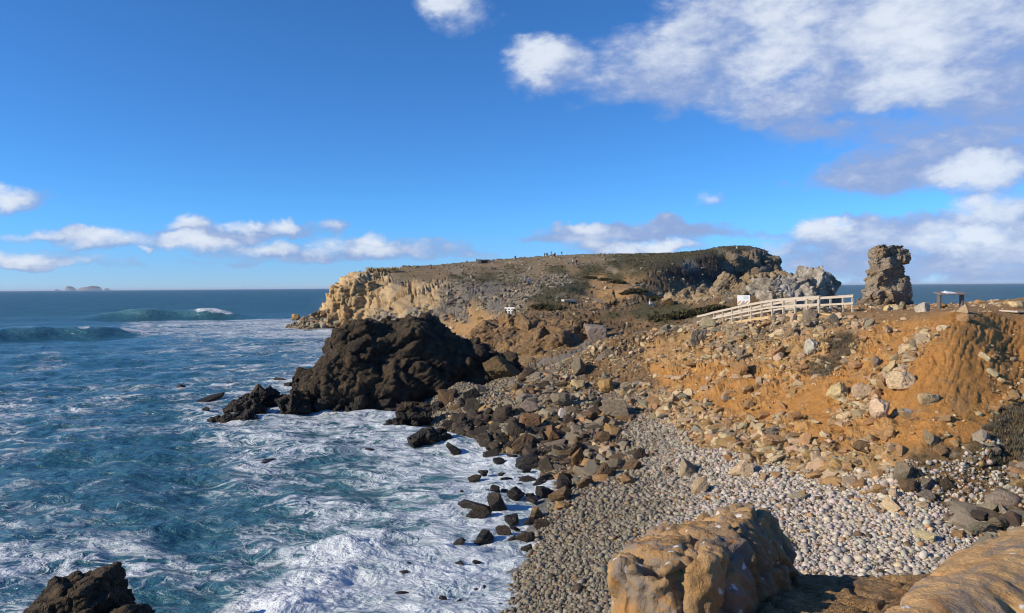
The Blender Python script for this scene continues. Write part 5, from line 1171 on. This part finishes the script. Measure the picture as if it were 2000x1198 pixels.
for k in range(-3, 7, 2):                                                  # slanting bands clipped to the lower half
    x0 = -Wd / 2 + k * st
    for j in range(10):
        z0, z1 = hb_ * j / 10, hb_ * (j + 1) / 10
        a0, a1 = x0 + z0 * .9, x0 + st + z0 * .9; b0, b1 = x0 + z1 * .9, x0 + st + z1 * .9
        cl_ = lambda v: max(-Wd / 2 + .01, min(Wd / 2 - .01, v))
        a0, a1, b0, b1 = map(cl_, (a0, a1, b0, b1))
        if a1 - a0 < 1e-3 and b1 - b0 < 1e-3: continue
        q.hull8([(a0, -.034, z0), (a1, -.034, z0), (a1, -.027, z0), (a0, -.027, z0), (b0, -.034, z1), (b1, -.034, z1), (b1, -.027, z1), (b0, -.027, z1)])
q.build("stripes", mt_orange, sg)
q = BM()
for k, w_ in enumerate((.42, .36, .40)): q.box((Wd * .18, -.0285, Ht * (.84 - .10 * k)), (Wd * w_, .008, Ht * .045))
q.build("print_lines", mt_grey, sg)
q = BM(); q.hull8([(-Wd * .2, -.042, .02), (Wd * .16, -.042, .02), (Wd * .16, -.036, .02), (-Wd * .2, -.036, .02), (-Wd * .05, -.042, Ht * .36), (Wd * .03, -.042, Ht * .36), (Wd * .03, -.036, Ht * .36), (-Wd * .05, -.036, Ht * .36)]); q.build("emblem", mt_grey, sg)
for sx_ in (-1, 1):
    q = BM(); q.bar((sx_ * Wd * .38, .05, -.9), (sx_ * Wd * .38, .05, Ht * .9), .06, .06, (1, 0, 0)); q.build("post", mt_wood, sg)
d = 45.0; sc = d / F; pl, pr = Vector(at(1834.5, 604, d)), Vector(at(1881, 603.3, d - .15)); gz = min(zat(pl.x, pl.y), zat(pr.x, pr.y))
tb = empty("information_table", (pl + pr) / 2, 0, label="dark steel information table with a white panel standing on the bare earth", cat="information table")
o_ = (pl + pr) / 2; top = at(1858, 573, d)[2] - o_.z; hw = 26.5 * sc
for sx_ in (-1, 1):
    q = BM(); x_ = sx_ * (pr - pl).length / 2; q.box((x_, .08, (top - 1.2) / 2), (.13, .30, top + 1.2 - .05)); q.build("leg", mt_steel, tb, bevel=.008)
q = BM(); q.hull8([(-hw, -.28, top - .10), (hw, -.28, top - .10), (hw, .45, top + .02), (-hw, .45, top + .02), (-hw, -.28, top - .03), (hw, -.28, top - .03), (hw, .45, top + .09), (-hw, .45, top + .09)]); q.build("tabletop", mt_plank, tb, bevel=.01)
q = BM(); q.hull8([(-.38, -.22, top - .015), (.22, -.22, top - .015), (.12, .26, top + .068), (-.44, .26, top + .068), (-.38, -.22, top + .01), (.22, -.22, top + .01), (.12, .26, top + .095), (-.44, .26, top + .095)]); q.build("panel", mt_white, tb)
q = BM(); q.hull8([(-.36, .1, top + .065), (-.12, .1, top + .065), (-.14, .2, top + .085), (-.34, .2, top + .085), (-.33, .1, top + .13), (-.2, .1, top + .14), (-.2, .2, top + .15), (-.32, .2, top + .14)]); q.build("plaque", mt_white, tb)
d = 98.5; sc = d / F; c0 = Vector(at(995.5, 615.5, d)); fr = empty("viewpoint_frame", c0, -.45, label="small white wooden railing frame on the brow of the brown outcrop", cat="railing")
mt_paint = plain("white_paint", (.78, .77, .72), .5, .06, 3)
fx = lambda x: (x - 995.5) * sc * 1.1; fz = lambda y: (615.5 - y) * sc
q = BM(); q.bar((fx(985.8), 0, fz(601.8)), (fx(1005.5), 0, fz(601.8)), .14, .16); q.build("top_rail", mt_paint, fr)
q = BM(); q.bar((fx(989), 0, fz(606.8)), (fx(1001.5), 0, fz(606.8)), .1, .11); q.build("middle_rail", mt_paint, fr)
q = BM(); q.bar((fx(992), 0, fz(613.7)), (fx(998.5), 0, fz(613.7)), .1, .14); q.build("bottom_rail", mt_paint, fr)
for xa, xb in ((991.5, 992.4), (997.8, 998.4)):
    q = BM(); q.bar((fx(xb), .01, fz(616.5)), (fx(xa), .01, fz(602)), .12, .12, (1, 0, 0)); q.build("post", mt_paint, fr)
# pale slabs lying about, a little ruin
mt_slab = plain("pale_concrete", (.46, .40, .31), .9, .25, 2.0)
for px, py, dd, w_, dp_, h_, lab in ((1111, 590, 133, 2.4, 1.3, .36, "pale stone slab like a bench on the slope right of the white frame"), (1171, 612.5, 112, 1.7, .8, .14, "thin pale slab lying below the tan knobbly outcrop"),
                                    (1985, 611, 41, 1.3, 1.1, .10, "flat grey concrete slab at the right edge of the path")):
    p = ground(px, py); p = Vector(p) if p is not None else Vector(at(px, py, dd)); q = BM(); q.box((0, 0, 0), (w_, dp_, h_)); o = q.build("stone_slab", mt_slab, None, bevel=.03, loc=p + Vector((0, 0, h_ * .5)), rot=(.04, .05, .35)); tag(o, lab, "slab")
mt_ruin = plain("ruin_stone", (.21, .18, .14), .95, .4, 1.6)
gp = ground(949, 513.5); d = 268.0; sc = d / F; c0 = Vector(at(948.5, 516, d))
rn = empty("ruined_hut", c0, .12, label="low roofless stone hut on the skyline left of the hilltop visitors", cat="ruin")
w2, h2 = 15.8 * sc, 8.6 * sc
q = BM(); q.box((-w2 + .5, 0, h2 / 2), (1.4, 3.2, h2 * 1.05)); q.box((w2 - .25, .2, h2 / 2), (.6, 3.4, h2 * 1.02)); q.box((-.1, 1.5, h2 / 2), (2 * w2 - 2.4, .4, h2)); q.build("wall", mt_ruin, rn)
q = BM(); q.box((-.1, 1.0, h2 * .93), (2 * w2 - 2.3, 1.3, .28)); q.build("lintel", mt_ruin, rn)
q = BM(); q.box((w2 * .55, -1.25, h2 * .36), (w2 * .6, .35, h2 * .72)); q.build("low_wall", mt_ruin, rn)
print("built things", time.time() - T0)

# ------------------------------------------------------------------ VISITORS
def capsule(a, b_, ra, rb2, n=None):
    a, b_ = np.array(a, float), np.array(b_, float); L2 = np.linalg.norm(b_ - a); n = max(2, int(L2 / (.35 * min(ra, rb2))) + 1); D, Fc = ico(2)
    return [(D * (ra + (rb2 - ra) * k / (n - 1)) + a + (b_ - a) * k / (n - 1), Fc) for k in range(n)]
def figure(pose):
    sit = pose == 'sit'; hip = .30 if sit else .92; lean = .0
    J = dict(pel=(0, 0, hip), chest=(0, .0, hip + .38), neck=(0, .0, hip + .56), head=(0, -.015, hip + .70))
    st = .16 if pose == 'walk' else .0
    legs = []
    for s_ in (-1, 1):
        h_ = (s_ * .095, 0, hip - .02)
        if sit: k_ = (s_ * .13, -.40, hip + .16); a_ = (s_ * .12, -.62, .07)
        else: k_ = (s_ * .10, -.03 - s_ * st * .6, .50); a_ = (s_ * .10, .02 - s_ * st * 1.3, .09)
        legs.append((h_, k_, a_, (a_[0], a_[1] - .15, a_[2] - .045)))
    arms = []
    for s_ in (-1, 1):
        sh_ = (s_ * .185, 0, hip + .50)
        if sit: e_ = (s_ * .22, -.14, hip + .26); w_ = (s_ * .10, -.36, hip + .20)
        else: e_ = (s_ * .235, .02 + s_ * st * .5, hip + .22); w_ = (s_ * .235, -.08 + s_ * st, hip - .02)
        arms.append((sh_, e_, w_))
    B = capsule(J['pel'], J['chest'], .13, .135) + capsule((-.1, 0, hip + .46), (.1, 0, hip + .46), .085, .085) + capsule(J['neck'], J['head'], .055, .06) + capsule((0, -.01, hip + .68), (0, -.02, hip + .755), .085, .095)
    B += capsule((0, -.10, hip + .70), (0, -.115, hip + .69), .018, .016)
    for s_ in (-1, 1): B += capsule((s_ * .098, 0, hip + .71), (s_ * .1, .005, hip + .735), .016, .016)
    for h_, k_, a_, t_ in legs: B += capsule(h_, k_, .088, .06) + capsule(k_, a_, .058, .042) + capsule(a_, t_, .045, .038)
    for sh_, e_, w_ in arms:
        B += capsule(sh_, e_, .055, .043) + capsule(e_, w_, .042, .03)
        w_ = np.array(w_); dr = w_ - np.array(e_); dr /= np.linalg.norm(dr); B += capsule(w_, w_ + dr * .08, .034, .034)
        for f_ in range(4): B += capsule(w_ + dr * .08 + np.array([0, (f_ - 1.5) * .018, 0]), w_ + dr * (.145 + .012 * (f_ in (1, 2))) + np.array([0, (f_ - 1.5) * .02 - .012, 0]), .0105, .0095)
        B += capsule(w_ + dr * .03 + np.array([0, -.03, 0]), w_ + dr * .085 + np.array([0, -.055, 0]), .012, .010)
    body = remesh(*merge(B), .0125)
    T = capsule(J['pel'], J['chest'], .155, .16) + capsule((-.11, 0, hip + .46), (.11, 0, hip + .46), .105, .105)
    for sh_, e_, w_ in arms: w_ = np.array(w_); e2 = np.array(e_); T += capsule(sh_, e_, .075, .06) + capsule(e_, e2 + (w_ - e2) * .9, .06, .05)
    top_ = remesh(*merge(T), .02)
    Tr = capsule((0, 0, hip), (0, 0, hip + .06), .15, .15)
    for h_, k_, a_, t_ in legs: Tr += capsule(h_, k_, .105, .08) + capsule(k_, np.array(a_) + np.array([0, 0, .04]), .078, .065)
    tro = remesh(*merge(Tr), .02)
    Hr = capsule((0, .02, hip + .75), (0, .015, hip + .79), .098, .085) + capsule((0, .06, hip + .66), (0, .05, hip + .74), .06, .07)
    hair = remesh(*merge(Hr), .015)
    Sh = []
    for h_, k_, a_, t_ in legs: Sh += capsule(a_, t_, .056, .048)
    sho = remesh(*merge(Sh), .014)
    return {n_: mesh_np(n_, v, f_) for n_, (v, f_) in (("body", body), ("jacket", top_), ("trousers", tro), ("hair", hair), ("shoes", sho))}
FIG = {k: figure(k) for k in ('stand', 'walk', 'sit')}
mt_skin = plain("skin", (.42, .24, .16), .6, .08, 8); mt_cloth = plain("cloth", (.5, .5, .5), .9, .15, 9, objcol=True)
def person(px, py, dd, pose, rz, top_c, tr_c, hair_c, label, onrock=False):
    g = None if onrock else ground(px, py)
    p = Vector(g) if g is not None and abs(g[1] - dd) < 60 else Vector(at(px, py, dd))
    e = empty("person", p, rz, label=label, cat="person", group="visitors on the headland")
    for n_, me in FIG[pose].items():
        cl_ = dict(body=None, jacket=top_c, trousers=tr_c, hair=hair_c, shoes=(.05, .045, .04))[n_]
        link(n_, me, mt_skin if n_ == 'body' else mt_cloth, e, color=cl_ or (.42, .24, .16))
K_, W2_, BL, GY = (.02, .02, .025), (.62, .62, .64), (.04, .07, .16), (.12, .12, .13)
for a in [(1119.5, 518.5, 205, 'walk', .3, W2_, K_, K_, "person in a white top and black trousers, left of the walking pair below the skyline"),
          (1127, 518.5, 205, 'walk', .2, K_, K_, K_, "person all in black, right of the walking pair below the skyline"),
          (1025.5, 557.5, 176, 'stand', .4, (.40, .40, .42), K_, K_, "person in a grey top, left of the pair standing among scree stones"),
          (1032, 557.5, 176, 'stand', -.3, (.10, .16, .25), K_, (.1, .06, .03), "person in a blue top, right of the pair standing among scree stones"),
          (1155.5, 582.5, 150, 'stand', .5, K_, (.22, .22, .23), K_, "person in a black top and grey trousers standing alone on the tan rocks"),
          (1269, 600, 137, 'sit', .9, (.55, .52, .45), (.06, .12, .25), (.12, .07, .03), "person in a pale top and blue jeans sitting on the saddle"),
          (1160.5, 565, 172, 'sit', 0, (.3, .28, .25), K_, K_, "person sitting above the one in black, among tan rocks"),
          (1063.5, 502.5, 335, 'stand', 0, K_, K_, K_, "leftmost dark figure on the hilltop skyline"), (1067.8, 501.5, 335, 'stand', .5, K_, GY, K_, "dark figure second from the left on the hilltop skyline"),
          (1069.5, 501.8, 335, 'walk', .8, GY, K_, K_, "grey clad figure third from the left on the hilltop skyline"), (1076.5, 498, 335, 'stand', .2, (.3, .26, .2), GY, K_, "figure raised highest, on the stone cairn of the hilltop"),
          (1082.5, 503, 330, 'stand', .1, K_, K_, K_, "dark figure just right of the cairn on the hilltop"), (1085, 502.5, 330, 'stand', -.3, GY, K_, K_, "grey and black figure second right of the cairn"),
          (1097.3, 498.5, 335, 'stand', 0, K_, K_, K_, "rightmost figure alone on the rocky hilltop rim"), (931.5, 515, 270, 'stand', 0, K_, K_, K_, "dark figure beside the left wall of the roofless hut"),
          (1006, 508, 300, 'stand', 0, K_, K_, K_, "dark figure alone on the skyline between hut and hilltop"),
          (1434.5, 491.5, 276, 'stand', .2, K_, GY, K_, "left figure of the pair on top of the dark cliff"), (1438.5, 491.5, 276, 'stand', -.4, (.5, .48, .45), K_, K_, "pale topped right figure of the pair on top of the dark cliff")]:
    person(*a)
mass("stone_cairn", [(1077, 500, 334, .9, 1, 1.2), (1078, 503, 334, 1.2)], .12, 61, mt_pale, colr=col_ridge, extra=10, disp=.1, freq=1, crack=.12, cfreq=1.2, label="stone cairn on the hilltop among the dark figures", cat="cairn")
mass("stone_cairn", [(1000.5, 516, 272, .8, .8, 1.3), (1001, 518, 272, .8)], .12, 62, mt_pale, colr=col_brown, extra=8, disp=.1, freq=1, crack=.12, cfreq=1.2, label="small brown cairn below the skyline right of the roofless hut", cat="cairn")
mass("hilltop_rocks", [(1100 + k * 7, 502 - .4 * k + (k % 2), 322, .85, 1.4, .9) for k in range(-5, 2)], .16, 63, mt_pale, colr=col_butt, extra=20, disp=.15, freq=.8, crack=.15, cfreq=1.0, label="grey broken rock rim on the hilltop under the visitors", cat="rock outcrop")
print("people", time.time() - T0)

for bx, by, br, bh, lab in ((1242, 572, 2.6, 1.1, "dark bush at the shaded edge of the tan hollow below the dark cliff"), (1275, 585, 2.8, 1.2, "wide dark bush in the shade under the dark cliff, left of the ridge"), (1205, 553, 2.2, 1.0, "round dark bush on the rim above the tan hollow"), (1180, 548, 1.9, .9, "dark bush left of the round one on the rim above the tan hollow"),
                             (1150, 545, 2.2, .9, "dark bush between the walking pair and the tan hollow"), (1330, 622, 1.9, .9, "dark bush on the shaded slope left of the boardwalk's lower end"), (1295, 625, 1.7, .8, "low dark bush below the seated visitor"), (1365, 612, 1.6, .9, "bush just behind the boardwalk's lower end"),
                             (1060, 602, 2.2, .8, "dark bush in the shaded hollow right of the white railing frame"), (1090, 605, 2.0, .8, "second dark bush further right in the hollow beside the railing frame"), (1225, 575, 1.6, .7, "small dark bush inside the tan hollow"), (1400, 606, 1.5, .8, "bush behind the middle of the boardwalk, left of the warning sign")):
    g_ = ground(bx, by)
    if g_ is None: continue
    n_ = int(90 * br); an = rng.uniform(0, 6.283, n_); rr_ = np.sqrt(rng.uniform(0, 1, n_)); pos = np.stack([np.cos(an) * rr_ * br, np.sin(an) * rr_ * br * .8, 0 * an], 1)
    pos[:, 2] = (1 - rr_ ** 2) * bh * .7 * (.7 + .5 * fbm(pos * .9 + bx, 2)) - .15
    bo = empty("bush", g_, 0, label=lab, cat="bush", group="dark bushes of the middle distance")
    link("foliage", tufts("foliage", pos, rng.uniform(.25, .55, n_), VGC[rng.integers(0, 4, n_)] * .9, 12, mt_scrub, spread=1.0, wide=.10), mt_scrub, parent=bo)
    q = BM()
    for k in range(5): q.bar((rng.uniform(-.3, .3) * br, rng.uniform(-.3, .3) * br, -.3), (rng.uniform(-.6, .6) * br, rng.uniform(-.5, .5) * br, bh * .6), .05, .05, (1, 0, 0))
    q.build("stem", mt_plank, bo)
gp = ground(745, 530); gp = gp if gp is not None else at(745, 529, 222)
pos = np.array([gp + np.array([rng.uniform(-3.8, 4.6), rng.uniform(-1, 1), 0]) for _ in range(90)]); pos[:, 2] += .1
og = pos.mean(0); o = link("grass_tuft", tufts("grass_tuft", pos - og, rng.uniform(.5, 1.25, 90), np.tile([.40, .30, .15], (90, 1)), 10, mt_scrub, wide=.05), mt_scrub, loc=og)
tag(o, "long dry grass clump on the skyline above the cliff end", "grass clump")
pr_ = bpy.data.objects["sea_stack"]; pos = np.array([np.array(at(1738 + rng.uniform(-24, 22), 486 + rng.uniform(-3, 6), DP + rng.uniform(-.6, .8))) for _ in range(70)]) - np.array(pr_.location)
link("foliage", tufts("foliage", pos, rng.uniform(.2, .45, 70), np.tile([.045, .042, .025], (70, 1)), 14, mt_scrub, spread=.9, wide=.12), mt_scrub, parent=pr_)
# ------------------------------------------------------------------ ISLANDS AND HAZE
mt_isle = rock_material("island_rock", 'attr', bump=2, scale=.02, var=.3)
def island(prof, lab):
    d = 22000.0; n = 60; xs = np.linspace(prof[0][0], prof[-1][0], n); ys = np.interp(xs, [p[0] for p in prof], [p[1] for p in prof])
    base = 568.5; Vv, Ff = [], []; m_ = 15; wid = (prof[-1][0] - prof[0][0]) / F * d * .35
    for i, (x, y) in enumerate(zip(xs, ys)):
        hgt = max((base - y) / F * d, 0) ; x0 = (x - 1000) / F * d
        for j in range(m_):
            a = math.pi * j / (m_ - 1); v = -math.cos(a); sc_ = math.sin(math.pi * min(max(i / (n - 1), .02), .98)) ** .5
            Vv.append((x0, d + v * wid * sc_, hgt * max(math.sin(a), 0) ** .45 * (1 + .10 * float(pn(np.array([[x * .4, v * 3, 1]]))[0])) - 4))
    Vv = np.array(Vv); f_ = grid_faces(n, m_)
    og = np.array([Vv[:, 0].mean(), d, 0]); me = mesh_np("island", Vv - og, f_, Col=np.tile([.20, .17, .13], (len(Vv), 1)))
    tag(link("island", me, mt_isle, loc=og), lab, "island")
island([(107.5, 568), (108.5, 565.5), (112, 565), (115, 566.5), (120, 568)], "smallest hazy islet at the left end of the row on the horizon")
island([(128.5, 568), (129.5, 562), (133, 559.5), (139, 560), (143, 562), (147, 566), (152, 567.5)], "steep sided hazy island, second from the left on the horizon")
island([(152, 567.8), (157, 564.5), (163, 562.3), (168, 561.5), (174, 561.3), (181, 559.3), (187, 560), (193, 561), (197, 566), (199, 568)], "longest and highest hazy island on the horizon")
island([(203, 568), (206, 564.5), (209, 564), (212, 564.5), (215.5, 567.8)], "low rounded hazy islet at the right end of the row on the horizon")
mh = bpy.data.materials.new("sea_air"); mh.use_nodes = True; th = NT(mh.node_tree); mh.node_tree.nodes.remove(mh.node_tree.nodes['Principled BSDF'])
pv = th.node('ShaderNodeVolumePrincipled', {'Color': (.72, .84, 1.0, 1), 'Density': 3.0e-5, 'Anisotropy': 0.0}); th.l.new(pv.outputs[0], mh.node_tree.nodes['Material Output'].inputs['Volume'])
q = BM(); q.box((0, 30500, 24), (126000, 62500, 76)); tag(q.build("haze", mh), kind='stuff')
print("all", time.time() - T0)
